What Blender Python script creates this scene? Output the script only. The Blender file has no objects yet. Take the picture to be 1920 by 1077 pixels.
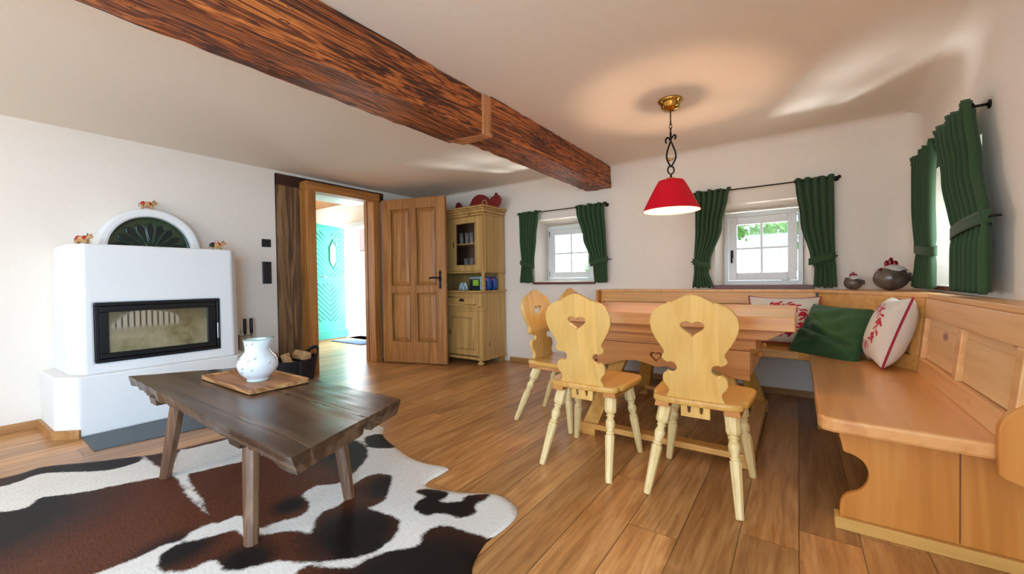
import bpy, bmesh, math, random
from mathutils import Vector, Matrix
random.seed(7)
C = bpy.context.scene.collection
PI = math.pi
# ------------------------------------------------------------------ camera
def make_camera():
    f, yaw, pit, rol, h = 765.0, .6120, -.0166, -.0143, 1.0
    F = Vector((-math.sin(yaw)*math.cos(pit), math.cos(yaw)*math.cos(pit), math.sin(pit)))
    R0 = Vector((math.cos(yaw), math.sin(yaw), 0)); U0 = R0.cross(F)
    R = R0*math.cos(rol)+U0*math.sin(rol); U = -R0*math.sin(rol)+U0*math.cos(rol)
    cd = bpy.data.cameras.new('camera'); cd.sensor_width = 36; cd.lens = 36*f/1920; cd.clip_start = .05; cd.clip_end = 200
    o = bpy.data.objects.new('camera', cd); C.objects.link(o)
    m = Matrix((R, U, -F)).transposed().to_4x4(); m.translation = Vector((0, 0, h)); o.matrix_world = m
    bpy.context.scene.camera = o
make_camera()
sc = bpy.context.scene
sc.view_settings.view_transform = 'Standard'; sc.view_settings.look = 'None'; sc.view_settings.gamma = 1
sc.view_settings.use_curve_mapping = False
sc.view_settings.exposure = 0.38
# world: bright hazy summer sky
w = bpy.data.worlds.new('sky'); sc.world = w; w.use_nodes = True
bg = w.node_tree.nodes['Background']; bg.inputs[0].default_value = (.56, .77, 1, 1); bg.inputs[1].default_value = 4.0
def light(name, kind, loc, energy, color, rot=(0, 0, 0), size=None, size_y=None, radius=None):
    l = bpy.data.lights.new(name, kind); l.energy = energy; l.color = color
    if kind == 'AREA':
        l.shape = 'RECTANGLE'; l.size = size; l.size_y = size_y
    if radius is not None: l.shadow_soft_size = radius
    o = bpy.data.objects.new(name, l); C.objects.link(o); o.location = loc; o.rotation_euler = rot
    return o
s = light('sun', 'SUN', (3, 8, 9), 9.0, (1, .95, .86), (math.radians(-17), math.radians(14), 0)); s.data.angle = .02
XR_ = .71
# area lights standing in for daylight, in openings added behind the camera
DAY = (.50, .76, 1)
light('added_daylight_rear_left', 'AREA', (-2.9, -2.72, 1.15), 10, DAY, (math.radians(90), 0, 0), 1.7, 1.5)
light('added_daylight_rear_right', 'AREA', (-.6, -2.72, 1.35), 33, (.70, .85, 1), (math.radians(90), 0, 0), 1.5, 1.3)
light('added_daylight_side', 'AREA', (XR_+.42, -1.2, 1.05), 105, (.38, .66, 1), (0, math.radians(90), 0), 1.7, 1.3)
light('daylight_right_window', 'AREA', (1.18, 3.2, 1.3), 14, (.8, .92, 1), (0, math.radians(90), 0), .62, .62)
light('hall_fill_light', 'AREA', (-7.9, 3.0, 1.4), 70, (.78, .9, 1), (0, math.radians(-90), 0), 1.6, 1.2)  # fill light added inside the hall; its side wall has no window
light('daylight_hall_entrance', 'AREA', (-6.3, 4.9, 1.25), 85, (.62, .80, 1), (math.radians(-90), 0, 0), .7, 1.8)

# spots added outside the small windows to throw light patches on the ceiling
for x_, tx_, nm_ in ((-1.0, .30, 'right'), (-1.6, -2.6, 'left')):
    S_ = Vector((x_, 5.6, .15)); D_ = Vector((tx_, 3.1, 2.18))-S_
    l_ = light('ceiling_patch_spot_'+nm_+'_window', 'SPOT', S_, 260, (.86, .95, 1), radius=.12)
    l_.rotation_euler = D_.to_track_quat('-Z', 'Y').to_euler(); l_.data.spot_size = .6; l_.data.spot_blend = .6

# ------------------------------------------------------------------ materials
def rgb(h):
    h = h.lstrip('#'); v = [int(h[i:i+2], 16)/255 for i in (0, 2, 4)]
    return tuple(((c/12.92) if c <= .04045 else ((c+.055)/1.055)**2.4) for c in v)+(1,)
class NT:
    def __init__(s, name):
        s.m = bpy.data.materials.new(name); s.m.use_nodes = True; s.t = s.m.node_tree; s.b = s.t.nodes['Principled BSDF']
    def n(s, typ, **kw):
        o = s.t.nodes.new('ShaderNode'+typ)
        for k, v in kw.items():
            if k.startswith('i_'): o.inputs[k[2:]].default_value = v
            elif k.startswith('n') and k[1:].isdigit(): o.inputs[int(k[1:])].default_value = v
            else: setattr(o, k, v)
        return o
    def l(s, a, b): s.t.links.new(a, b)
    def coords(s, scale, kind='Object'):
        tc = s.n('TexCoord'); mp = s.n('Mapping'); mp.inputs['Scale'].default_value = scale
        s.l(tc.outputs[kind], mp.inputs[0]); return mp.outputs[0]
    def noise(s, vec, scale=1., detail=4., rough=.55, dist=0.):
        o = s.n('TexNoise'); o.inputs['Scale'].default_value = scale; o.inputs['Detail'].default_value = detail
        o.inputs['Roughness'].default_value = rough; o.inputs['Distortion'].default_value = dist; s.l(vec, o.inputs[0]); return o.outputs[0]
    def ramp(s, fac, stops):
        r = s.n('ValToRGB'); e = r.color_ramp.elements
        e[0].position = stops[0][0]; e[0].color = stops[0][1]; e[1].position = stops[-1][0]; e[1].color = stops[-1][1]
        for p, c in stops[1:-1]: k = e.new(p); k.color = c
        s.l(fac, r.inputs[0]); return r.outputs[0]
    def math(s, op, a, b=None, c=None):
        o = s.n('Math', operation=op)
        for i, x in enumerate((a, b, c)):
            if x is None: continue
            if isinstance(x, (int, float)): o.inputs[i].default_value = x
            else: s.l(x, o.inputs[i])
        return o.outputs[0]
    def mix(s, fac, a, b, blend='MIX'):
        o = s.n('MixRGB', blend_type=blend)
        for i, x in enumerate((fac, a, b)):
            if isinstance(x, (int, float)): o.inputs[i].default_value = x
            elif isinstance(x, tuple): o.inputs[i].default_value = x
            else: s.l(x, o.inputs[i])
        return o.outputs[0]
    def bump(s, h, strength=.3, dist=.005):
        b = s.n('Bump'); b.inputs['Strength'].default_value = strength; b.inputs['Distance'].default_value = dist
        s.l(h, b.inputs['Height']); s.l(b.outputs[0], s.b.inputs['Normal'])
def plain(name, col, rough=.5, metal=0., bump=0., bscale=60, var=.06, **kw):
    t = NT(name); c = rgb(col) if isinstance(col, str) else col
    v = t.coords((1, 1, 1)); n = t.noise(v, bscale, 3)
    t.l(t.ramp(n, [(.3, tuple(x*(1-var) for x in c[:3])+(1,)), (.7, tuple(min(1, x*(1+var)) for x in c[:3])+(1,))]), t.b.inputs['Base Color'])
    t.b.inputs['Roughness'].default_value = rough; t.b.inputs['Metallic'].default_value = metal
    for k, val in kw.items(): t.b.inputs[k.replace('_', ' ')].default_value = val
    if bump: t.bump(n, bump, .004)
    return t.m
def wood(name, light_, mid, dark, axis='Z', fine=16., rough=.42, knots=.0, knotcol='#5a3216', contrast=.5, bump=.08, boards=None, coat=0., broad=1.):
    t = NT(name); st = {'X': (.055, 1, 1), 'Y': (1, .055, 1), 'Z': (1, 1, .055)}[axis]
    v = t.coords(tuple(x*fine for x in st))
    if boards:
        tc = t.n('TexCoord'); sp = t.n('SeparateXYZ'); t.l(tc.outputs['Object'], sp.inputs[0])
        ax, bw = boards; row = t.math('FLOOR', t.math('DIVIDE', sp.outputs['XYZ'.index(ax)], bw))
        wn = t.n('TexWhiteNoise', noise_dimensions='1D'); t.l(row, wn.inputs['W'])
        off = t.n('VectorMath', operation='SCALE'); t.l(wn.outputs['Color'], off.inputs[0]); off.inputs['Scale'].default_value = 9
        ad = t.n('VectorMath', operation='ADD'); t.l(v, ad.inputs[0]); t.l(off.outputs[0], ad.inputs[1]); v = ad.outputs[0]
    n1 = t.noise(v, .55*broad, 3, .5, .9)
    rings = t.math('SINE', t.math('MULTIPLY', n1, 34.))
    rings = t.math('MULTIPLY_ADD', rings, .5*contrast, .5)
    n2 = t.noise(v, 4.5, 5, .65)
    n3 = t.noise(v, 1.3, 3, .5)
    f = t.math('ADD', t.math('ADD', t.math('MULTIPLY', rings, .30), t.math('MULTIPLY', n2, .38)), t.math('MULTIPLY', n3, .32))
    col = t.ramp(f, [(.22, rgb(light_)), (.5, rgb(mid)), (.82, rgb(dark))])
    if boards:
        k = t.math('MULTIPLY_ADD', wn.outputs['Value'], .16, .92)
        mm = t.n('VectorMath', operation='SCALE'); t.l(col, mm.inputs[0]); t.l(k, mm.inputs['Scale']); col = mm.outputs[0]
    if knots:
        st2 = {'X': (.45, 1, 1), 'Y': (1, .45, 1), 'Z': (1, 1, .45)}[axis]
        vo = t.n('TexVoronoi'); vo.inputs['Scale'].default_value = knots; t.l(t.coords(st2), vo.inputs[0])
        kf = t.ramp(vo.outputs['Distance'], [(.0, (1, 1, 1, 1)), (.05, (.8, .8, .8, 1)), (.12, (0, 0, 0, 1))])
        col = t.mix(kf, col, rgb(knotcol))
    t.l(col, t.b.inputs['Base Color']); t.b.inputs['Roughness'].default_value = rough
    if coat: t.b.inputs['Coat Weight'].default_value = coat; t.b.inputs['Coat Roughness'].default_value = .25
    t.bump(f, bump, .003)
    return t.m
def floor_mat():
    t = NT('oak_planks'); tc = t.n('TexCoord'); sp = t.n('SeparateXYZ'); t.l(tc.outputs['Object'], sp.inputs[0])
    x, y = sp.outputs[0], sp.outputs[1]
    PW, PL = .19, 2.1
    rx = t.math('DIVIDE', x, PW); row = t.math('FLOOR', rx)
    wn = t.n('TexWhiteNoise', noise_dimensions='1D'); t.l(row, wn.inputs['W'])
    ry = t.math('ADD', t.math('DIVIDE', y, PL), t.math('MULTIPLY', wn.outputs['Value'], 7.)); cell = t.math('FLOOR', ry)
    cmb = t.n('CombineXYZ'); t.l(row, cmb.inputs[0]); t.l(cell, cmb.inputs[1])
    w2 = t.n('TexWhiteNoise', noise_dimensions='2D'); t.l(cmb.outputs[0], w2.inputs['Vector'])
    off = t.n('VectorMath', operation='SCALE'); t.l(w2.outputs['Color'], off.inputs[0]); off.inputs['Scale'].default_value = 11
    mp = t.coords((9, .75, 9)); ad = t.n('VectorMath', operation='ADD'); t.l(mp, ad.inputs[0]); t.l(off.outputs[0], ad.inputs[1]); v = ad.outputs[0]
    n1 = t.noise(v, .7, 3, .5, 1.2); rings = t.math('MULTIPLY_ADD', t.math('SINE', t.math('MULTIPLY', n1, 28.)), .28, .5)
    n2 = t.noise(v, 5, 5, .7)
    f = t.math('ADD', t.math('MULTIPLY', rings, .28), t.math('MULTIPLY', n2, .72))
    col = t.ramp(f, [(.25, rgb('#cfa06a')), (.48, rgb('#b98550')), (.64, rgb('#a06e3e')), (.85, rgb('#6b4424'))])
    k = t.math('MULTIPLY_ADD', w2.outputs['Value'], .46, .79)
    mm = t.n('VectorMath', operation='SCALE'); t.l(col, mm.inputs[0]); t.l(k, mm.inputs['Scale']); col = mm.outputs[0]
    vo = t.n('TexVoronoi'); vo.inputs['Scale'].default_value = 2.1; t.l(t.coords((1, .6, 1)), vo.inputs[0])
    nz = t.noise(t.coords((30, 12, 1)), 1, 3)
    kd = t.math('ADD', vo.outputs['Distance'], t.math('MULTIPLY', t.math('SUBTRACT', nz, .5), .09))
    kf = t.ramp(kd, [(.0, (1, 1, 1, 1)), (.03, (.75, .75, .75, 1)), (.075, (0, 0, 0, 1))]); col = t.mix(kf, col, rgb('#3d2412'))
    # grey-brown streaky cracks in the oak
    cr = t.noise(t.coords((26, 2.4, 1)), 1, 4, .6, 1.5); cf = t.ramp(cr, [(.66, (0, 0, 0, 1)), (.74, (.55, .55, .55, 1))]); col = t.mix(cf, col, rgb('#5b3a22'))
    fx = t.math('FRACT', rx); fy = t.math('FRACT', ry)
    gx = t.math('MULTIPLY', t.math('GREATER_THAN', fx, .012), t.math('LESS_THAN', fx, .988)); gy = t.math('GREATER_THAN', fy, .0014)
    g = t.math('MULTIPLY', gx, gy); col = t.mix(g, t.mix(1., col, (.42, .38, .36, 1), 'MULTIPLY'), col)
    t.l(col, t.b.inputs['Base Color']); t.b.inputs['Roughness'].default_value = .30; t.b.inputs['Specular IOR Level'].default_value = .45
    t.bump(t.math('ADD', t.math('MULTIPLY', f, .35), g), .18, .002)
    return t.m
def beam_mat(name='old_beam_wood', axis='Y', cols=('#cd7430', '#96491b', '#3f190a'), fine=16):
    t = NT(name); st = {'X': (.06, 1, 1), 'Y': (1, .06, 1), 'Z': (1, 1, .06)}[axis]
    v = t.coords(tuple(x*fine for x in st))
    n1 = t.noise(v, .55, 4, .6, 1.6); rings = t.math('MULTIPLY_ADD', t.math('SINE', t.math('MULTIPLY', n1, 52.)), .4, .5)
    n2 = t.noise(v, 3.2, 6, .72, .6); big = t.noise(t.coords((4, 1.2, 4) if axis == 'Y' else (4, 4, 1.2)), 1, 3, .6, .5)
    f = t.math('ADD', t.math('ADD', t.math('MULTIPLY', rings, .34), t.math('MULTIPLY', n2, .36)), t.math('MULTIPLY', big, .30))
    col = t.ramp(f, [(.30, rgb(cols[0])), (.47, rgb(cols[1])), (.64, rgb(cols[2]))])
    cr = t.noise(v, 1.1, 3, .5, 2.); cf = t.ramp(cr, [(.485, (0, 0, 0, 1)), (.5, (1, 1, 1, 1)), (.515, (0, 0, 0, 1))])
    cf2 = t.math('MULTIPLY', cf, .7); col = t.mix(cf2, col, rgb('#1d0a04'))
    t.l(col, t.b.inputs['Base Color']); t.b.inputs['Roughness'].default_value = .5
    t.bump(t.math('SUBTRACT', t.math('MULTIPLY', f, -1.), cf), .55, .012)
    return t.m
def glass_mat(name='window_glass'):
    t = NT(name); t.b.inputs['Base Color'].default_value = (.95, 1, .98, 1); t.b.inputs['Roughness'].default_value = .02
    tr = t.n('BsdfTransparent'); gl = t.n('BsdfGlossy'); gl.inputs['Roughness'].default_value = .02
    mx = t.n('MixShader'); mx.inputs[0].default_value = .07; t.l(tr.outputs[0], mx.inputs[1]); t.l(gl.outputs[0], mx.inputs[2])
    t.l(mx.outputs[0], t.t.nodes['Material Output'].inputs[0]); return t.m
def fabric(name, col, rough=.9, wave=900, var=.1, sheen=.25):
    t = NT(name); c = rgb(col); v = t.coords((1, 1, 1)); n = t.noise(v, 220, 2, .7)
    t.l(t.ramp(n, [(.25, tuple(x*(1-var) for x in c[:3])+(1,)), (.75, tuple(min(1, x*(1+var)) for x in c[:3])+(1,))]), t.b.inputs['Base Color'])
    t.b.inputs['Roughness'].default_value = rough; t.b.inputs['Sheen Weight'].default_value = sheen; t.bump(n, .15, .001)
    return t.m
M = {}
M['plaster'] = plain('plaster', '#efe4d6', .9, 0, .10, 38, .015)
M['plaster_ceiling'] = plain('plaster_ceiling', '#eee2d2', .9, 0, .06, 30, .015)
M['hearth_plaster'] = plain('hearth_plaster', '#ecebe8', .85, 0, .06, 30, .012)
M['floor'] = floor_mat()
M['beam'] = beam_mat()
M['strap'] = wood('pale_strap_wood', '#d39a62', '#b87a4a', '#85502c', 'Z', 14, .6)
M['post'] = wood('old_post_wood', '#9c7a50', '#735233', '#2e1d12', 'Z', 12, .7, 2.2, '#1d100a', 1.1, .6)
M['lintel'] = wood('dark_lintel_wood', '#5a2c16', '#3c1a0c', '#1a0a05', 'Y', 12, .6, 0, contrast=.9, bump=.5)
M['bench_panel'] = wood('bench_inset_panel', '#f3cd98', '#eabd84', '#d2a066', 'Y', 7, .45, 4.5, '#8c4a2a', .5)
M['door'] = wood('brushed_larch', '#bf8646', '#a66d33', '#7c4a20', 'Z', 13, .45, .0, contrast=.8, boards=('X', .11))
M['frame'] = wood('door_frame_larch', '#c58945', '#ab7034', '#84501f', 'Z', 13, .5, contrast=.8)
M['framex'] = wood('door_header_larch', '#c58945', '#ab7034', '#84501f', 'Y', 13, .5, contrast=.8)
M['pine_old'] = wood('waxed_old_pine', '#d2ab6a', '#bf9555', '#956b38', 'Z', 8, .45, 5.0, '#4a2a12', .6)
M['chair'] = wood('chair_spruce', '#eac176', '#e0b060', '#c89444', 'Z', 10, .36, .0, contrast=.45, boards=('X', .105), coat=.15)
M['chair_seat'] = wood('chair_seat_spruce', '#e6b766', '#d9a350', '#bb8036', 'Y', 11, .36, contrast=.5, boards=('X', .1), coat=.15)
M['leg'] = wood('turned_leg_beech', '#f3dda6', '#ead093', '#cfa868', 'Z', 20, .4, contrast=.4)
M['table'] = wood('table_pine', '#ecb878', '#dfa05e', '#bd783c', 'X', 10, .28, 2.2, '#8a4e22', .55, boards=('Y', .13), coat=.2)
M['tableside'] = wood('table_side_pine', '#dd9f5a', '#cb8744', '#a5632c', 'X', 10, .4, 3.0, '#7c431c', .55)
M['bench_x'] = wood('bench_pine_cross', '#eab468', '#dea253', '#c28038', 'X', 9, .4, 4.2, '#8c4c22', .5, coat=.1)
M['bench_y'] = wood('bench_pine_long', '#f0c084', '#e6ae70', '#cf8f54', 'Y', 8, .42, 4.0, '#8c4a2a', .55, coat=.1)
M['bench_z'] = wood('bench_pine_upright', '#df9f50', '#cf873a', '#ad6826', 'Z', 8, .42, 3.4, '#8c4c22', .55)
M['bench_seat'] = wood('bench_seat_pine', '#ecb474', '#e0a060', '#c4804a', 'Y', 7, .28, 2.6, '#93532e', .6, coat=.2)
M['skirt'] = wood('skirting_oak', '#c9985e', '#b07c45', '#8b5b2e', 'Y', 12, .5)
M['skirtx'] = wood('skirting_oak_cross', '#c9985e', '#b07c45', '#8b5b2e', 'X', 12, .5)
M['sill'] = wood('dark_sill', '#8a4430', '#64301f', '#34150c', 'X', 12, .4)
M['slab'] = wood('weathered_slab', '#735a46', '#523d2e', '#291b13', 'X', 9, .27, 1.5, '#22120a', .9, bump=.5)
M['slableg'] = wood('weathered_leg', '#8a6647', '#6b492f', '#3c2415', 'Z', 16, .5, contrast=.8, bump=.4)
M['tray'] = wood('mango_tray', '#c48e5e', '#a97245', '#7a4a28', 'X', 13, .45, contrast=.7)
M['traytim'] = wood('bark_edge_tray', '#d9ab72', '#a87443', '#5d3318', 'X', 20, .6, contrast=.9)
M['log'] = wood('firewood', '#dfb98a', '#c59a68', '#8f6238', 'Y', 18, .8, contrast=.7)
M['black'] = plain('black_steel', '#15171a', .35, .3)
M['iron'] = plain('black_iron', '#1d1614', .5, .6, .1)
M['ironbrown'] = plain('brown_iron', '#2b1a14', .5, .5)
M['switch'] = plain('black_glass_switch', '#101216', .3)
M['plate'] = plain('slate_blue_steel_plate', '#4a555c', .45, .3)
M['greenglaze'] = plain('green_glazed_tile', '#123a22', .08, 0, .12, 14, .35, Coat_Weight=1.)
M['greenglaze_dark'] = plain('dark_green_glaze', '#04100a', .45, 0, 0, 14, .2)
M['green'] = fabric('green_wool', '#2d4828', sheen=.1)
M['green2'] = fabric('green_linen_cushion', '#2c522c', sheen=.1)
M['lace'] = fabric('white_edge', '#d8ddd2')
M['white'] = plain('white_lacquer', '#e6e8e4', .35)
M['ceramic'] = plain('white_ceramic', '#e4eaec', .12, 0, 0, 5, .01, Coat_Weight=.6)
M['greenrim'] = plain('pale_green_rim', '#7fae9a', .2)
M['flower'] = plain('painted_flower_blue', '#2b2c50', .3)
M['flower_red'] = plain('painted_flower_red', '#6b2130', .3)
M['brass'] = plain('brass', '#c99b4a', .18, 1.)
M['steel'] = plain('brushed_steel', '#b9bcc0', .25, 1.)
M['glass'] = glass_mat()
M['red'] = plain('red_wood_paint', '#7c1414', .5)
M['redcow'] = plain('red_cow_paint', '#b3281e', .6)
M['cow'] = wood('carved_linden', '#dcb684', '#c69a66', '#97683a', 'X', 40, .7)
M['cowdark'] = plain('carved_horn', '#5b3b24', .6)
M['hengrey'] = plain('speckled_grey_ceramic', '#5e5348', .3, 0, .1, 25, .45, Coat_Weight=.4)
M['henwhite'] = plain('white_crackle_ceramic', '#dcd8cf', .35, 0, .1, 40, .08)
M['henred'] = plain('red_comb_glaze', '#8e1220', .25)
M['basket'] = plain('black_wicker', '#141922', .7, 0, .6, 70, .4)
M['teal'] = plain('teal_door_paint', '#4fb59c', .35, 0, 0, 20, .03)
M['blue'] = plain('blue_bag', '#1a4690', .4, 0, .2, 20, .3)
M['pink'] = plain('pink_label', '#d4647e', .5)
M['lime'] = plain('lime_box', '#9ac43a', .4)
M['cyan'] = plain('pale_blue_box', '#8ec6d6', .4)
M['black_box'] = plain('dark_box', '#1c2423', .5)
M['blacktrim'] = plain('black_trim', '#0c0e10', .4)
M['concrete'] = plain('terrace_gravel', '#cfc6b8', .95, 0, .3, 20, .12)
M['leaf'] = plain('leaf_green', '#4f8a35', .6, 0, 0, 3, .35)
M['bark'] = plain('bark', '#5d4630', .9)
M['farwall'] = plain('neighbour_render', '#e8e2d6', .9)
M['farroof'] = plain('neighbour_roof', '#7a5a50', .9)
def shade_mat():
    t = NT('red_lamp_shade'); t.b.inputs['Base Color'].default_value = rgb('#e81c40'); t.b.inputs['Roughness'].default_value = .4
    tl = t.n('BsdfTranslucent'); tl.inputs[0].default_value = (1, .05, .09, 1)
    mx = t.n('MixShader'); mx.inputs[0].default_value = .6; t.l(t.b.outputs[0], mx.inputs[1]); t.l(tl.outputs[0], mx.inputs[2])
    t.l(mx.outputs[0], t.t.nodes['Material Output'].inputs[0]); return t.m
M['shade'] = shade_mat()
M['shadein'] = plain('cream_shade_lining', '#f3e6bd', .6)
def bulb_mat():
    t = NT('lit_bulb'); t.b.inputs['Emission Color'].default_value = (1, .68, .44, 1); t.b.inputs['Emission Strength'].default_value = 1500; return t.m
M['bulb'] = bulb_mat()
def fire_glass():
    t = NT('sooty_stove_glass'); v = t.coords((1, 1, 1)); n = t.noise(v, 5, 5, .6, .2)
    tc = t.n('TexCoord'); sp = t.n('SeparateXYZ'); t.l(tc.outputs['Object'], sp.inputs[0])
    y, z = sp.outputs[1], sp.outputs[2]
    # firebrick grooves showing through in the middle of the pane, under a soot arch
    st = t.math('SINE', t.math('MULTIPLY', y, 190.)); stf = t.math('GREATER_THAN', st, .55)
    yy = t.math('DIVIDE', t.math('SUBTRACT', y, .27), .19); zz = t.math('DIVIDE', t.math('SUBTRACT', z, .68), .15)
    rr = t.math('ADD', t.math('MULTIPLY', yy, yy), t.math('MULTIPLY', zz, zz))
    rn = t.math('ADD', rr, t.math('MULTIPLY', t.math('SUBTRACT', n, .5), 1.6)); inn = t.math('MULTIPLY', t.math('MINIMUM', t.math('MAXIMUM', t.math('MULTIPLY', t.math('SUBTRACT', 1.15, rn), 4.), 0.), 1.), t.math('MINIMUM', t.math('MAXIMUM', t.math('MULTIPLY', t.math('SUBTRACT', z, .685), 30.), 0.), 1.))
    col = t.ramp(n, [(.25, rgb('#4a4228')), (.42, rgb('#857a58')), (.6, rgb('#a09576')), (.8, rgb('#6f6446'))])
    soot = t.math('ADD', t.math('MULTIPLY', t.math('SUBTRACT', z, .66), 4.2), t.math('SUBTRACT', n, .5))
    soot = t.math('MINIMUM', t.math('MAXIMUM', soot, 0.), .85)
    col = t.mix(soot, col, rgb('#2b2418'))
    col = t.mix(t.math('MULTIPLY', inn, .8), col, rgb('#b3a890'))
    col = t.mix(t.math('MULTIPLY', t.math('MULTIPLY', inn, stf), .85), col, rgb('#2a2418'))
    t.l(col, t.b.inputs['Base Color']); t.b.inputs['Roughness'].default_value = .18; t.b.inputs['Coat Weight'].default_value = .6; t.b.inputs['Coat Roughness'].default_value = .03
    return t.m
M['fireglass'] = fire_glass()
def hide_mat():
    t = NT('cowhide'); a = t.n('Attribute', attribute_name='patch'); b = t.n('Attribute', attribute_name='black')
    nf = t.noise(t.coords((26, 26, 26)), 1, 5, .7); nf2 = t.noise(t.coords((60, 240, 1)), 1, 3, .7)
    sh = t.math('ADD', t.math('MULTIPLY', t.math('SUBTRACT', nf, .5), .55), t.math('MULTIPLY', t.math('SUBTRACT', nf2, .5), .28))
    fa = t.math('MULTIPLY_ADD', t.math('ADD', a.outputs['Fac'], t.math('MULTIPLY', sh, .07)), 70., .5)
    fa = t.math('MINIMUM', t.math('MAXIMUM', fa, 0.), 1.)
    fb = t.math('ADD', b.outputs['Fac'], t.math('MULTIPLY', sh, .5))
    fb = t.math('MINIMUM', t.math('MAXIMUM', fb, 0.), 1.)
    fur = t.noise(t.coords((30, 170, 1)), 1, 4, .7)
    brown = t.ramp(fur, [(.3, rgb('#3a190c')), (.7, rgb('#6e3a20'))])
    blk = t.ramp(fur, [(.3, rgb('#060507')), (.75, rgb('#17110f'))])
    wht = t.ramp(fur, [(.3, rgb('#d8d4cd')), (.65, rgb('#f0ede6'))])
    col = t.mix(fa, wht, t.mix(fb, brown, blk))
    t.l(col, t.b.inputs['Base Color']); t.b.inputs['Roughness'].default_value = .6; t.b.inputs['Specular IOR Level'].default_value = .25
    t.bump(fur, .25, .003); return t.m
M['hide'] = hide_mat()
def cushion_mat():
    t = NT('embroidered_linen'); a = t.n('Attribute', attribute_name='motif')
    tc = t.noise(t.coords((70, 70, 70)), 1, 3, .6)
    f = t.math('GREATER_THAN', t.math('ADD', a.outputs['Fac'], t.math('MULTIPLY', t.math('SUBTRACT', tc, .5), .25)), .5)
    col = t.mix(f, rgb('#ddd3c4'), rgb('#b8183c'))
    t.l(col, t.b.inputs['Base Color']); t.b.inputs['Roughness'].default_value = .9; t.b.inputs['Sheen Weight'].default_value = .2
    t.bump(t.noise(t.coords((1, 1, 1)), 400, 2), .2, .001); return t.m
M['cushion'] = cushion_mat()
M['piping'] = fabric('crimson_piping', '#a01230')

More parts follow.
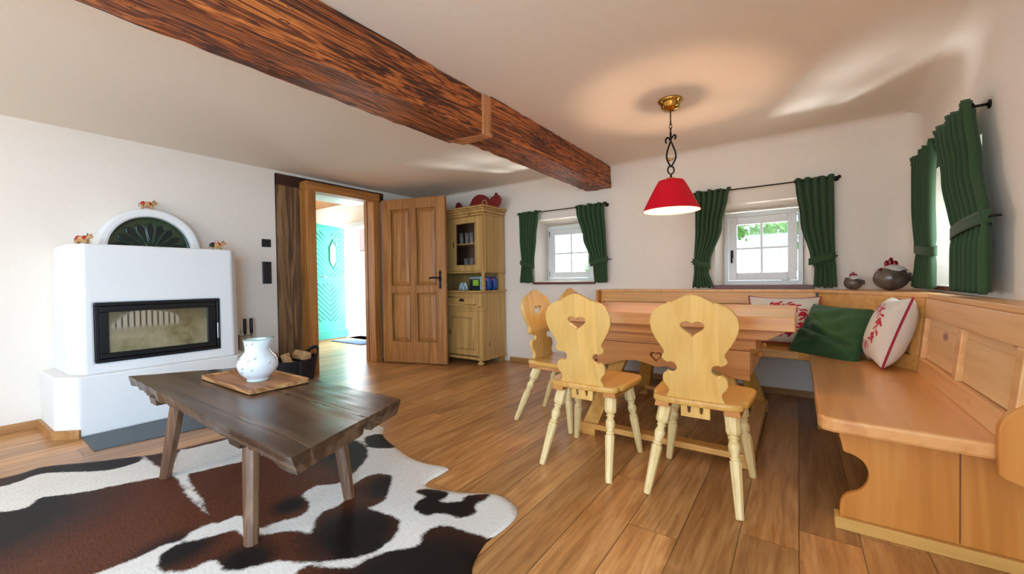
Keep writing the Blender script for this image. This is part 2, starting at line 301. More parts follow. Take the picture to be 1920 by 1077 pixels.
# ------------------------------------------------------------------ mesh helpers
class MB:
    def __init__(s): s.v = []; s.f = []; s.sm = []
    def add(s, vs, fs, smooth=False):
        b = len(s.v); s.v += [tuple(p) for p in vs]; s.f += [tuple(i+b for i in f) for f in fs]; s.sm += [smooth]*len(fs); return s
    def box(s, x0, x1, y0, y1, z0, z1):
        vs = [(x, y, z) for z in (z0, z1) for y in (y0, y1) for x in (x0, x1)]
        return s.add(vs, [(0, 2, 3, 1), (4, 5, 7, 6), (0, 1, 5, 4), (2, 6, 7, 3), (0, 4, 6, 2), (1, 3, 7, 5)])
    def hexa(s, a, b):  # two quads (bottom ccw, top ccw)
        return s.add(list(a)+list(b), [(3, 2, 1, 0), (4, 5, 6, 7), (0, 1, 5, 4), (1, 2, 6, 5), (2, 3, 7, 6), (3, 0, 4, 7)])
    def prism(s, pts, z0, z1, smooth=False):
        n = len(pts); vs = [(x, y, z0) for x, y in pts]+[(x, y, z1) for x, y in pts]
        return s.add(vs, [tuple(range(n))[::-1], tuple(range(n, 2*n))]+[(i, (i+1) % n, (i+1) % n+n, i+n) for i in range(n)], smooth)
    def lathe(s, prof, seg=24, c=(0, 0, 0), cap=True, smooth=True, ax=None, oct=()):
        # prof: list of (r, z); ax: (origin, end) to lay the unit axis between two points with z as distance
        vs = []
        if ax:
            o = Vector(ax[0]); d = (Vector(ax[1])-o); d.normalize(); q = Vector((0, 0, 1)).rotation_difference(d)
        for i, (r, z) in enumerate(prof):
            for k in range(seg):
                a = 2*PI*k/seg; rr = r
                if i in oct: rr = r*math.cos(PI/8)/math.cos((a % (PI/4))-PI/8)
                p = Vector((rr*math.cos(a), rr*math.sin(a), z))
                p = (o+q@p) if ax else p+Vector(c); vs.append(tuple(p))
        fs = []
        for i in range(len(prof)-1):
            for k in range(seg):
                fs.append((i*seg+k, i*seg+(k+1) % seg, (i+1)*seg+(k+1) % seg, (i+1)*seg+k))
        s.add(vs, fs, smooth)
        if cap:
            b = len(s.v)-len(vs)
            s.f.append(tuple(b+k for k in range(seg))[::-1]); s.sm.append(False)
            s.f.append(tuple(b+(len(prof)-1)*seg+k for k in range(seg))); s.sm.append(False)
        return s
    def tube(s, path, r, seg=8, closed=False):
        P = [Vector(p) for p in path]; n = len(P); rings = []; up = Vector((.13, .27, 1)).normalized()
        for i, p in enumerate(P):
            a = P[(i-1) % n] if (closed or i > 0) else P[0]; b = P[(i+1) % n] if (closed or i < n-1) else P[-1]
            t = (b-a).normalized(); u = up-t*up.dot(t)
            if u.length < 1e-3: u = Vector((1, 0, 0))-t*t.x
            u.normalize(); up = u; w_ = t.cross(u)
            rr = r[i] if isinstance(r, (list, tuple)) else r
            rings += [tuple(p+u*rr*math.cos(2*PI*k/seg)+w_*rr*math.sin(2*PI*k/seg)) for k in range(seg)]
        fs = []
        for i in range(n if closed else n-1):
            for k in range(seg):
                j = (i+1) % n; fs.append((i*seg+k, i*seg+(k+1) % seg, j*seg+(k+1) % seg, j*seg+k))
        if not closed: fs += [tuple(range(seg))[::-1], tuple((n-1)*seg+k for k in range(seg))]
        return s.add(rings, fs, True)
    def ball(s, c, r, seg=16, rings=10, fn=None):
        rx, ry, rz = (r, r, r) if isinstance(r, (int, float)) else r; vs = [(0, 0, -1)]; 
        for i in range(1, rings):
            a = -PI/2+PI*i/rings
            vs += [(math.cos(a)*math.cos(2*PI*k/seg), math.cos(a)*math.sin(2*PI*k/seg), math.sin(a)) for k in range(seg)]
        vs.append((0, 0, 1)); fs = [(0, 1+(k+1) % seg, 1+k) for k in range(seg)]
        for i in range(rings-2):
            for k in range(seg):
                a = 1+i*seg; fs.append((a+k, a+(k+1) % seg, a+seg+(k+1) % seg, a+seg+k))
        t = 1+(rings-2)*seg; fs += [(t+k, t+(k+1) % seg, len(vs)-1) for k in range(seg)]
        out = []
        for x, y, z in vs:
            p = (x*rx, y*ry, z*rz)
            if fn: p = fn(*p)
            out.append((p[0]+c[0], p[1]+c[1], p[2]+c[2]))
        return s.add(out, fs, True)
    def grid(s, nu, nv, fn, smooth=True):
        vs = [fn(i/nu, j/nv) for j in range(nv+1) for i in range(nu+1)]
        return s.add(vs, [(j*(nu+1)+i, j*(nu+1)+i+1, (j+1)*(nu+1)+i+1, (j+1)*(nu+1)+i) for j in range(nv) for i in range(nu)], smooth)
    def xf(s, m): s.v = [tuple(m@Vector(p)) for p in s.v]; return s
    def mesh(s, name, off=(0, 0, 0)):
        me = bpy.data.meshes.new(name); me.from_pydata([(x-off[0], y-off[1], z-off[2]) for x, y, z in s.v], [], s.f)
        me.polygons.foreach_set('use_smooth', s.sm); me.update(); return me
def rootloc(p):
    v = Vector((0, 0, 0))
    while p: v = v+p.location; p = p.parent
    return v
def part(name, mb, mat, parent=None, world=True, bevel=0., solid=0., label=None, sub=0, fixn=False):
    off = rootloc(parent) if (world and parent) else (0, 0, 0)
    me = mb.mesh(name, off) if isinstance(mb, MB) else mb
    if not isinstance(mb, MB) and parent and world:
        me.transform(Matrix.Translation(-Vector(off)))
    if fixn or solid:
        b = bmesh.new(); b.from_mesh(me); bmesh.ops.recalc_face_normals(b, faces=b.faces); b.to_mesh(me); b.free()
    o = bpy.data.objects.new(name, me); C.objects.link(o)
    if parent: o.parent = parent
    me.materials.clear(); me.materials.append(M[mat] if isinstance(mat, str) else mat)
    if solid: md = o.modifiers.new('solid', 'SOLIDIFY'); md.thickness = solid; md.offset = 0
    if sub: md = o.modifiers.new('sub', 'SUBSURF'); md.levels = sub; md.render_levels = sub
    if bevel:
        md = o.modifiers.new('bevel', 'BEVEL'); md.width = bevel; md.segments = 2; md.limit_method = 'ANGLE'; md.angle_limit = .6
    if label: o['label'] = label
    return o
def tag(o, label, cat, group=None):
    o['label'] = label; o['category'] = cat
    if group: o['group'] = group
    return o
def thing(name, label, cat, loc=(0, 0, 0), group=None, rz=0):
    o = bpy.data.objects.new(name, None); C.objects.link(o); o.location = loc; o.rotation_euler = (0, 0, rz); o.empty_display_size = .1
    return tag(o, label, cat, group)
def struct(name, mb, mat, parent=None, **kw):
    o = part(name, mb, mat, parent, **kw)
    if not parent: o['kind'] = 'structure'
    return o
def structroot(name, loc=(0, 0, 0)):
    o = bpy.data.objects.new(name, None); C.objects.link(o); o.location = loc; o['kind'] = 'structure'; return o
def cr(pts, n=6, closed=True):
    out = []; m = len(pts)
    for i in range(m if closed else m-1):
        g = lambda k: pts[k % m] if closed else pts[max(0, min(m-1, k))]
        p0, p1, p2, p3 = g(i-1), g(i), g(i+1), g(i+2)
        for k in range(n):
            t = k/n; out.append(tuple(.5*((2*p1[d])+(-p0[d]+p2[d])*t+(2*p0[d]-5*p1[d]+4*p2[d]-p3[d])*t*t+(-p0[d]+3*p1[d]-3*p2[d]+p3[d])*t**3) for d in range(len(p1))))
    if not closed: out.append(tuple(pts[-1]))
    return out
def plate_mesh(name, outlines, thick, bev=.0025, m=None):
    # filled flat outline(s) with holes, extruded to a real thickness
    cu = bpy.data.curves.new(name, 'CURVE'); cu.dimensions = '2D'; cu.fill_mode = 'BOTH'
    for pts in outlines:
        sp = cu.splines.new('POLY'); sp.points.add(len(pts)-1)
        for i, p in enumerate(pts): sp.points[i].co = (p[0], p[1], 0, 1)
        sp.use_cyclic_u = True
    cu.extrude = thick/2-bev; cu.bevel_depth = bev; cu.offset = -bev; cu.bevel_resolution = 1
    o = bpy.data.objects.new('tmp', cu); C.objects.link(o); bpy.context.view_layer.update()
    me = bpy.data.meshes.new_from_object(o.evaluated_get(bpy.context.evaluated_depsgraph_get())); me.name = name
    bpy.data.objects.remove(o); bpy.data.curves.remove(cu)
    if m: me.transform(m)
    return me
XZ = Matrix(((1, 0, 0, 0), (0, 0, -1, 0), (0, 1, 0, 0), (0, 0, 0, 1)))   # plate (a,b,t) -> (a,-t,b)
YZ = Matrix(((0, 0, 1, 0), (1, 0, 0, 0), (0, 1, 0, 0), (0, 0, 0, 1)))    # plate (a,b,t) -> (t,a,b)
def T(x, y, z): return Matrix.Translation((x, y, z))
def heart(cx, cz, w_, h_):
    out = []
    for k in range(28):
        a = 2*PI*k/28; x = 16*math.sin(a)**3; y = 13*math.cos(a)-5*math.cos(2*a)-2*math.cos(3*a)-math.cos(4*a)
        out.append((cx+x/32*w_, cz+(y+2.5)/29*h_))
    return out
def fill_wall(plane, c0, c1, u0, u1, z0, z1, holes, back=None):
    """plane 'x' or 'y': wall between plane coords c0 (room face) and c1 (outer face); holes = (ua,ub,za,zb, splay)"""
    mb = MB(); P = (lambda u, z, c: (u, c, z)) if plane == 'y' else (lambda u, z, c: (c, u, z))
    for c, s_ in ((c0, 0), (c1, 1)):
        H = [(a+(sp if s_ else 0), b-(sp if s_ else 0), za+(sp*.3 if s_ else 0), zb-(sp*.8 if s_ else 0)) for a, b, za, zb, sp in holes]
        us = sorted(set([u0, u1]+[h[0] for h in H]+[h[1] for h in H])); zs = sorted(set([z0, z1]+[h[2] for h in H]+[h[3] for h in H]))
        for i in range(len(us)-1):
            for j in range(len(zs)-1):
                um, zm = (us[i]+us[i+1])/2, (zs[j]+zs[j+1])/2
                if any(h[0] < um < h[1] and h[2] < zm < h[3] for h in H): continue
                mb.add([P(us[i], zs[j], c), P(us[i+1], zs[j], c), P(us[i+1], zs[j+1], c), P(us[i], zs[j+1], c)], [(0, 1, 2, 3)])
    for a, b, za, zb, sp in holes:
        f = [(a, za), (b, za), (b, zb), (a, zb)]; g = [(a+sp, za+sp*.3), (b-sp, za+sp*.3), (b-sp, zb-sp*.8), (a+sp, zb-sp*.8)]
        mb.add([P(u, z, c0) for u, z in f]+[P(u, z, c1) for u, z in g], [(i, (i+1) % 4, (i+1) % 4+4, i+4) for i in range(4)])
    mb.add([P(u, z, c) for c in (c0, c1) for u, z in ((u0, z0), (u1, z0), (u1, z1), (u0, z1))], [(i, (i+1) % 4, (i+1) % 4+4, i+4) for i in range(4)])
    return mb

# ------------------------------------------------------------------ the room
RLEDGE = .894; CZ = 2.18; XL = -4.45; XR = .71; YB = 4.12; YF = -2.55
struct('floor', MB().box(XL-.45, XR+.3, YF-.2, YB+.2, -.06, 0).box(-8.4, XL-.45, 1.2, 4.5, -.06, 0), 'floor')
struct('ceiling', MB().box(XL-.45, XR+.4, YF-.2, YB+.4, CZ, CZ+.15), 'plaster_ceiling')
W1 = (-2.56, -1.80, .972, 1.70); W2 = (-.62, .085, .915, 1.65)
struct('wall_back', fill_wall('y', YB, YB+.34, XL-.02, XR+.4, 0, CZ, [(W1[0], W1[1], W1[2], W1[3], .09), (W2[0], W2[1], W2[2], W2[3], .075)]), 'plaster')
W3 = (2.86, 3.66, .93, 1.66)
struct('wall_right', fill_wall('x', XR, XR+.34, YF, YB+.02, 0, CZ, [(W3[0], W3[1], W3[2], W3[3], .08), (-1.9, -.5, .15, 1.95, 0.)]), 'plaster')  # plain opening behind the camera is added to admit the side area light
struct('wall_front', fill_wall('y', YF, YF-.1, XL, XR+.3, 0, CZ, [(-3.75, -2.05, .5, 2.0, .0), (-1.35, .15, .7, 2.0, 0.)]), 'plaster')  # openings added in this unseen wall for the rear area lights
# left wall: solid up to the timber post, then the doorway
struct('wall_left', fill_wall('x', XL, XL-.38, YF, 2.075, 0, CZ, []), 'plaster')
struct('wall_left_corner', MB().box(-4.50, -4.44, 3.262, 4.13, 0, CZ).box(-4.80, -4.45, 2.075, 3.262, 2.151, CZ).box(-4.8, -4.57, 2.075, 2.33, 0, 2.108), 'plaster')
struct('wall_hall_end', fill_wall('y', 4.33, 4.62, -8.2, -4.49, 0, 2.42, [(-6.72, -5.86, .0, 2.0, .0)]), 'plaster')
struct('wall_hall_side', fill_wall('x', -8.2, -8.5, 1.3, 4.62, 0, 2.42, []), 'plaster')
struct('wall_hall_front', MB().box(-8.2, -4.83, 1.2, 1.3, 0, 2.42), 'plaster')
struct('ceiling_hall', MB().box(-8.3, -4.50, 1.2, 4.4, 2.42, 2.5), 'frame')
# skirting
struct('baseboard_back', MB().box(-2.93, -1.74, YB-.018, YB, 0, .055).box(-1.6, .5, YB-.018, YB, 0, .055), 'skirtx', bevel=.003)
struct('baseboard_left', MB().box(XL, XL+.018, YF, .43, 0, .055).box(XL, XL+.018, 1.66, 2.06, 0, .055), 'skirt', bevel=.003)

def cove(name, p, d, n1, n2, L, r):
    # concave plaster fillet rounding an inner edge: p start, d direction, n1/n2 towards the room
    P_, d, n1, n2 = Vector(p), Vector(d), Vector(n1), Vector(n2); mb = MB(); K = 10
    def f(u, v):
        a = PI/2*u; return tuple(P_+d*L*v+n1*(r-r*math.sin(a))+n2*(r-r*math.cos(a)))
    mb.grid(K, 1, f, True); struct(name, mb, 'plaster')
cove('trim_4', (XR, YB, RLEDGE), (0, 0, 1), (-1, 0, 0), (0, -1, 0), CZ-RLEDGE, .16)
cove('trim_5', (XR, YF, CZ), (0, 1, 0), (-1, 0, 0), (0, 0, -1), YB-YF, .10)
cove('trim_6', (-1.60, YB, CZ), (1, 0, 0), (0, -1, 0), (0, 0, -1), XR+1.60, .08)
cove('trim_7', (XL, YB, CZ), (1, 0, 0), (0, -1, 0), (0, 0, -1), -1.88-XL, .03)
def window(name, u0, u1, z0, z1, c, plane, handle_side, nx=2, nz=2, hinge=True):
    P = (lambda a0, a1, d0, d1, b0, b1: (a0, a1, c+d0, c+d1, b0, b1)) if plane == 'y' else (lambda a0, a1, d0, d1, b0, b1: (c+d0, c+d1, a0, a1, b0, b1))
    r = structroot(name, ((u0+u1)/2, c, z0) if plane == 'y' else (c, (u0+u1)/2, z0))
    fr = MB(); fw = .035
    for a in ((u0-.03, u0+fw-.03, z0-.03, z1+.03), (u1-fw+.03, u1+.03, z0-.03, z1+.03)): fr.box(*P(a[0], a[1], .0, .06, a[2], a[3]))
    fr.box(*P(u0, u1, 0, .06, z0-.03, z0+.012)).box(*P(u0, u1, 0, .06, z1-.012, z1+.03))
    part('window_frame', fr, 'white', r, bevel=.004)
    sw = .07; a0, a1, b0, b1 = u0+.01, u1-.01, z0+.014, z1-.014
    sa = MB().box(*P(a0, a0+sw, -.018, .03, b0, b1)).box(*P(a1-sw, a1, -.018, .03, b0, b1)).box(*P(a0+sw, a1-sw, -.018, .03, b0, b0+sw)).box(*P(a0+sw, a1-sw, -.018, .03, b1-sw, b1))
    so = part('sash', sa, 'white', r, bevel=.005)
    g0, g1, h0, h1 = a0+sw, a1-sw, b0+sw, b1-sw
    mu = MB()
    for i in range(1, nx): x = g0+(g1-g0)*i/nx; mu.box(*P(x-.009, x+.009, -.012, .02, h0, h1))
    for i in range(1, nz): z = h0+(h1-h0)*i/nz; mu.box(*P(g0, g1, -.0115, .0195, z-.009, z+.009))
    part('glazing_bar', mu, 'white', so, bevel=.003)
    part('pane', MB().box(*P(g0, g1, .0, .006, h0, h1)), 'glass', so)
    hx = a0+sw*.42 if handle_side < 0 else a1-sw*.42; hz = b0+(b1-b0)*.42
    h = MB().box(*P(hx-.011, hx+.011, -.026, -.018, hz-.035, hz+.035)).box(*P(hx-.008, hx+.008, -.055, -.026, hz-.008, hz+.008)).box(*P(hx-.008, hx+.008, -.06, -.048, hz-.085, hz+.012))
    part('window_handle', h, 'iron', so, bevel=.004)
    if hinge:
        hy = MB()
        ex = (a1 if handle_side < 0 else a0)
        for z in (b0+.05, b1-.05): hy.box(*P(ex-.008, ex+.008, -.03, -.017, z-.03, z+.03))
        part('hinge', hy, 'steel', r, bevel=.002)
    return r
window('window_1', -2.46, -1.88, 1.005, 1.61, YB+.2, 'y', 1)
window('window_2', -.545, .005, .955, 1.565, YB+.2, 'y', -1)
window('window_3', W3[0]+.05, W3[1]-.05, .965, 1.60, XR+.2, 'x', 1, hinge=False)
struct('trim_1', MB().box(W1[0]-.01, W1[1]+.01, YB-.03, YB+.2, .947, .972), 'sill', bevel=.003)['label'] = 'dark wooden sill under left window'
struct('trim_2', MB().box(W2[0]-.02, W2[1]+.02, YB-.03, YB+.2, .897, .928), 'sill', bevel=.003)['label'] = 'dark red-brown sill under right window'
struct('trim_3', MB().box(XR-.03, XR+.2, W3[0], W3[1], .905, .93), 'sill', bevel=.003)

# ------------------------------------------------------------------ door and its frame
d1 = structroot('door_1', (-4.3, 2.85, 0))
fx0, fx1 = -4.44, -4.30
part('jamb', MB().box(fx0-.3, fx0+.02, 2.395, 2.43, 0, 2.0).box(fx0+.0, fx1, 2.325, 2.43, 0, 2.0), 'frame', d1, bevel=.004)
part('jamb', MB().box(-4.50, fx0+.02, 3.165, 3.2, 0, 2.0).box(fx0+.0, fx1, 3.165, 3.262, 0, 2.0), 'frame', d1, bevel=.004)
part('header', MB().box(fx0, fx1, 2.325, 3.262, 2.0, 2.1), 'framex', d1, bevel=.004)
part('soffit', MB().box(fx0-.33, fx0, 2.395, 3.2, 2.0, 2.02), 'white', d1)
struct('wall_hall_lintel', MB().box(-4.80, -4.50, 1.3, 4.33, CZ, 2.42), 'plaster')
def door_leaf():
    root = bpy.data.objects.new('door_leaf', None); C.objects.link(root); root.parent = d1
    root.location = Vector((-4.235, 3.262, 0))-d1.location; root.rotation_euler = (0, 0, math.atan2(.262, .80))
    W, H, t = .865, 1.995, .04; z0 = .012
    cols = [(.125, .385), (.475, .735)]; rows = [(.27, .865), (.955, 1.885)]
    fr = MB()
    for a, b in ((0, .125), (.385, .475), (.735, W)): fr.box(a, b, -t, 0, z0, z0+H)
    for a, b in cols:
        for c, d in ((z0, .27), (.865, .955), (1.885, z0+H)): fr.box(a, b, -t+.0004, -.0004, c, d)
    part('leaf_frame', fr, 'door', root, world=False, bevel=.002)
    for a, b in cols:
        for c, d in rows:
            p = MB().box(a, b, -t+.018, -.018, c, d)
            i = .05
            for s_ in (-1, 1):
                y0 = -t+.0175 if s_ < 0 else -.0175; y1 = -t+.003 if s_ < 0 else -.003
                p.add([(a+.012, y0, c+.012), (b-.012, y0, c+.012), (b-.012, y0, d-.012), (a+.012, y0, d-.012), (a+i, y1, c+i), (b-i, y1, c+i), (b-i, y1, d-i), (a+i, y1, d-i)],
                      [(4, 5, 6, 7)]+[(k, (k+1) % 4, (k+1) % 4+4, k+4) for k in range(4)])
            lp_ = part('leaf_panel', p, 'door', root, world=False)
            part('panel_moulding', MB().tube([(a+.004, -t+.001, c+.004), (b-.004, -t+.001, c+.004), (b-.004, -t+.001, d-.004), (a+.004, -t+.001, d-.004)], .0075, 6, True), 'door', lp_, world=False)
    hp = plate_mesh('handle_plate', [cr([(0, -.11), (.012, -.10), (.016, -.08), (.011, -.05), (.017, 0), (.012, .05), (.017, .08), (.010, .10), (0, .115), (-.010, .10), (-.017, .08), (-.012, .05), (-.017, 0), (-.011, -.05), (-.016, -.08), (-.012, -.10)], 3)], .006, .001, T(W-.075, -t-.003, 1.02)@XZ)
    part('handle_plate', hp, 'iron', root, world=False)
    part('lever', MB().tube(cr([(W-.075, -t-.004, 1.04), (W-.075, -t-.045, 1.04), (W-.10, -t-.055, 1.042), (W-.15, -t-.052, 1.045), (W-.20, -t-.05, 1.035)], 5, False), [.009]*16+[.010, .011, .010, .008, .006], 8), 'iron', root, world=False)
    part('strike_plate', MB().box(W-.001, W+.003, -t+.008, -.008, .92, 1.14), 'brass', root, world=False)
    return root
door_leaf()
# old post beside the doorway
po = MB()
def rough_box(mb, x0, x1, y0, y1, z0, z1, amp, nx, ny, nz, seed=0):
    rnd = random.Random(seed); hsh = {}
    def disp(p):
        k = (round(p[0], 3), round(p[1], 3), round(p[2], 3))
        if k not in hsh: hsh[k] = Vector((rnd.uniform(-1, 1), rnd.uniform(-1, 1), rnd.uniform(-1, 1)))*amp
        return tuple(Vector(p)+hsh[k])
    L = lambda a, b, t: a+(b-a)*t
    for ax in range(3):
        for side in (0, 1):
            nu, nv = [(ny, nz), (nx, nz), (nx, ny)][ax]
            def fn(u, v):
                if ax == 0: p = ((x0, x1)[side], L(y0, y1, u), L(z0, z1, v))
                elif ax == 1: p = (L(x0, x1, u), (y0, y1)[side], L(z0, z1, v))
                else: p = (L(x0, x1, u), L(y0, y1, v), (z0, z1)[side])
                return disp(p)
            mb.grid(nu, nv, fn, False)
    return mb
rough_box(po, -4.56, -4.43, 2.085, 2.322, 0.0, 2.033, .003, 2, 3, 22, 3)
lb = MB(); rough_box(lb, -4.55, -4.434, 2.086, 3.42, 2.035, 2.15, .002, 2, 14, 2, 8)
tag(part('lintel_beam', lb, M['lintel'], fixn=True), 'dark red-brown lintel timber above the doorway and post', 'beam')
tag(part('timber_post', po, 'post', fixn=True), 'dark weathered timber post set in the wall beside the doorway', 'post')

# teal entrance door in the hall
d2 = structroot('door_2', (-6.72, 4.33, 0))
part('entrance_frame', MB().box(-6.78, -6.70, 4.30, 4.4, 0, 2.06).box(-5.92, -5.84, 4.30, 4.4, 0, 2.06).box(-6.70, -5.92, 4.30, 4.4, 1.98, 2.06), 'white', d2, bevel=.004)
hexw = [(4.02, 1.62), (4.09, 1.76), (4.16, 1.62), (4.16, 1.38), (4.09, 1.24), (4.02, 1.38)]
tl = plate_mesh('teal_leaf', [[(3.42, .02), (4.36, .02), (4.36, 1.95), (4.2, 1.985), (3.42, 2.04)], hexw], .05, .003, T(-6.73, 0, 0)@YZ)
tlo = part('teal_leaf', tl, 'teal', d2)
gb = MB()
for half, sg in ((0, 1), (1, -1)):
    for zone, (za, zb) in enumerate(((.32, 1.02), (1.10, 1.9))):
        for k in range(-8, 14):
            # diagonal grooves read as thin raised battens
            ya, yb = (3.60, 4.02) if half == 0 else (4.02, 4.30)
            pts = []
            for q in range(13):
                y = ya+(yb-ya)*q/12; z = za+k*.085+(sg if zone == 0 else sg)*(-1 if zone == 0 else -1)*(y-4.02)*1.0+.1
                if za < z < zb and not (4.0 < y < 4.18 and 1.2 < z < 1.8): pts.append((-6.703, y, z))
            if len(pts) > 2: gb.tube([pts[0], pts[-1]], .0045, 4)
part('chevron_moulding', gb, plain('teal_groove', '#3a937e', .4), tlo)
part('leaf_rail', MB().box(-6.705, -6.69, 3.45, 4.34, .02, .17).box(-6.705, -6.697, 3.45, 4.30, 1.045, 1.065), 'teal', tlo, bevel=.005)
part('leaf_window', MB().prism([(0, 0)], 0, 0) if False else MB().add([(-6.73, y, z) for y, z in hexw], [tuple(range(6))]), 'glass', tlo)
hw = MB().tube([(-6.7, y, z) for y, z in hexw], .012, 6, True); part('leaf_window_trim', hw, 'teal', tlo)
part('door_knob', MB().tube([(-6.70, 3.84, 1.10), (-6.65, 3.84, 1.10), (-6.64, 3.92, 1.10)], .008, 8), 'steel', tlo)
tag(part('door_mat', MB().box(-6.55, -5.7, 3.92, 4.26, 0, .012), plain('blue_grey_mat', '#5a6b8c', .95, 0, .3, 80, .2), bevel=.003), 'blue-grey doormat lying inside the open teal entrance door', 'doormat')
# small hall stool, mostly hidden by the door jamb
st = thing('side_stool', 'small dark wooden stool glimpsed in hall beside right door jamb', 'stool', (-5.33, 4.05, 0))
part('stool_top', MB().lathe([(.15, .48), (.16, .49), (.16, .505), (.15, .51)], 20, (-5.33, 4.07, 0)), 'slableg', st)
for dx, dy in ((-.1, -.1), (.1, -.1), (-.1, .1), (.1, .1)):
    part('leg', MB().lathe([(.014, 0), (.018, .49)], 10, ax=((-5.33+dx*1.5, 4.07+dy*1.5, 0), (-5.33+dx, 4.07+dy, .49))), 'slableg', st)

# ------------------------------------------------------------------ ceiling beam
bm_ = thing('ceiling_beam', 'reddish-brown hand-hewn beam running under the ceiling to the back wall', 'beam', (-1.76, 2.1, 2.0))
b1 = MB(); rough_box(b1, -1.915, -1.63, YF+.02, 2.02, 1.925, CZ-.002, .0035, 5, 60, 4, 11)
o = part('beam_section', b1, 'beam', bm_, fixn=True); o.modifiers.new('b', 'BEVEL').width = .012
b2 = MB(); rough_box(b2, -1.87, -1.605, 2.09, YB-.004, 1.95, CZ-.002, .0045, 5, 34, 4, 12)
o = part('beam_section', b2, 'beam', bm_, fixn=True); o.modifiers.new('b', 'BEVEL').width = .014
b3 = MB()
b3.hexa([(-1.905, 1.97, 1.922), (-1.622, 2.02, 1.922), (-1.622, 2.12, 1.926), (-1.885, 2.13, 1.932)], [(-1.905, 1.97, CZ-.001), (-1.617, 2.02, CZ-.001), (-1.61, 2.12, CZ-.001), (-1.885, 2.13, CZ-.001)])
part('splice_strap', b3, 'strap', bm_, bevel=.01, label='paler wooden joint band')

# ------------------------------------------------------------------ fireplace
fp = thing('fireplace', 'white plastered fireplace with black glass firebox against the left wall', 'fireplace', (-4.1, 1.0, 0))
low = [(XL+.002, .435), (-3.985, .445), (-3.875, .545), (-3.868, 1.475), (-3.99, 1.60), (XL+.002, 1.61)]
up = lambda s_: [(XL+.002, .505+s_), (-4.03, .515+s_), (-3.905, .578+s_*.6), (-3.90, 1.462-s_*.6), (-3.96, 1.52-s_), (XL+.002, 1.53-s_)]
def loft(mb, a, za, b, zb):
    n = len(a); mb.add([(x, y, za) for x, y in a]+[(x, y, zb) for x, y in b], [tuple(range(n))[::-1], tuple(range(n, 2*n))]+[(i, (i+1) % n, (i+1) % n+n, i+n) for i in range(n)])
    return mb
body = MB(); loft(body, low, 0, low, .402)
part('base_plinth', body, 'hearth_plaster', fp, bevel=.012)
# upper body with firebox opening: built from blocks round the opening
ya, yb, za, zb = .632, 1.362, .474, .885
ub = MB(); lv = [(.400, 0.), (za, .001), (zb, .006), (1.288, .012)]; ring = []
for z, k_ in lv:
    q_ = up(k_); q_ = q_[:3]+[(-3.9045, ya), (-3.9005, yb)]+q_[3:]; ring.append([(x, y, z) for x, y in q_])
nn = 8; fs_ = [tuple(range(nn))[::-1], tuple(3*nn+k for k in range(nn))]
for r_ in range(3):
    for k in range(nn):
        if r_ == 1 and k == 3: continue
        fs_.append((r_*nn+k, r_*nn+(k+1) % nn, (r_+1)*nn+(k+1) % nn, (r_+1)*nn+k))
ub.add([p for r_ in ring for p in r_], fs_)
b0 = len(ub.v); ub.v += [(-4.2, ya, za), (-4.2, yb, za), (-4.2, yb, zb), (-4.2, ya, zb)]; f0 = [nn+3, nn+4, 2*nn+4, 2*nn+3]
for k in range(4): ub.f.append((f0[k], f0[(k+1) % 4], b0+(k+1) % 4, b0+k)); ub.sm.append(False)
ub.f.append((b0, b0+1, b0+2, b0+3)); ub.sm.append(False)
part('chimney_breast', ub, 'hearth_plaster', fp, bevel=.014)
fb = MB(); x0 = -3.905
for y0, y1, z0, z1 in ((ya, yb, zb-.022, zb), (ya, yb, za, za+.022), (ya, ya+.022, za+.022, zb-.022), (yb-.022, yb, za+.022, zb-.022)): fb.box(x0-.25, x0+.012, y0, y1, z0, z1)
fbo = part('firebox_frame', fb, 'black', fp, bevel=.003)
fd = MB()
for y0, y1, z0, z1 in ((ya+.024, yb-.024, zb-.066, zb-.024), (ya+.024, yb-.024, za+.024, za+.062), (ya+.024, ya+.07, za+.062, zb-.066), (yb-.085, yb-.024, za+.062, zb-.066)): fd.box(x0-.03, x0+.004, y0, y1, z0, z1)
fdo = part('firebox_door', fd, 'black', fp, bevel=.004)
pg = MB(); pg.add([(x0-.01, ya+.068, za+.06), (x0-.01, yb-.083, za+.06), (x0-.01, yb-.083, zb-.064), (x0-.01, ya+.068, zb-.064)], [(0, 1, 2, 3)])
g = part('door_glass', MB().box(0-.018, -.010, .06+.0, .65, .534, .821) if False else MB().box(x0-.018, x0-.010, ya+.068, yb-.083, za+.06, zb-.064), 'fireglass', None)
g.data.transform(Matrix.Translation((-x0, -ya, 0))); g.location = (x0+4.1, ya-1.0, 0); g.parent = fp
part('door_handle', MB().box(x0+.004, x0+.016, yb-.022, yb-.008, .56, .69), 'steel', fdo, bevel=.002)
for z_ in (zb-.045, za+.034): part('vent_bar', MB().box(x0+.004, x0+.010, ya+.04, yb-.04, z_, z_+.007), 'blacktrim', fdo, bevel=.001)
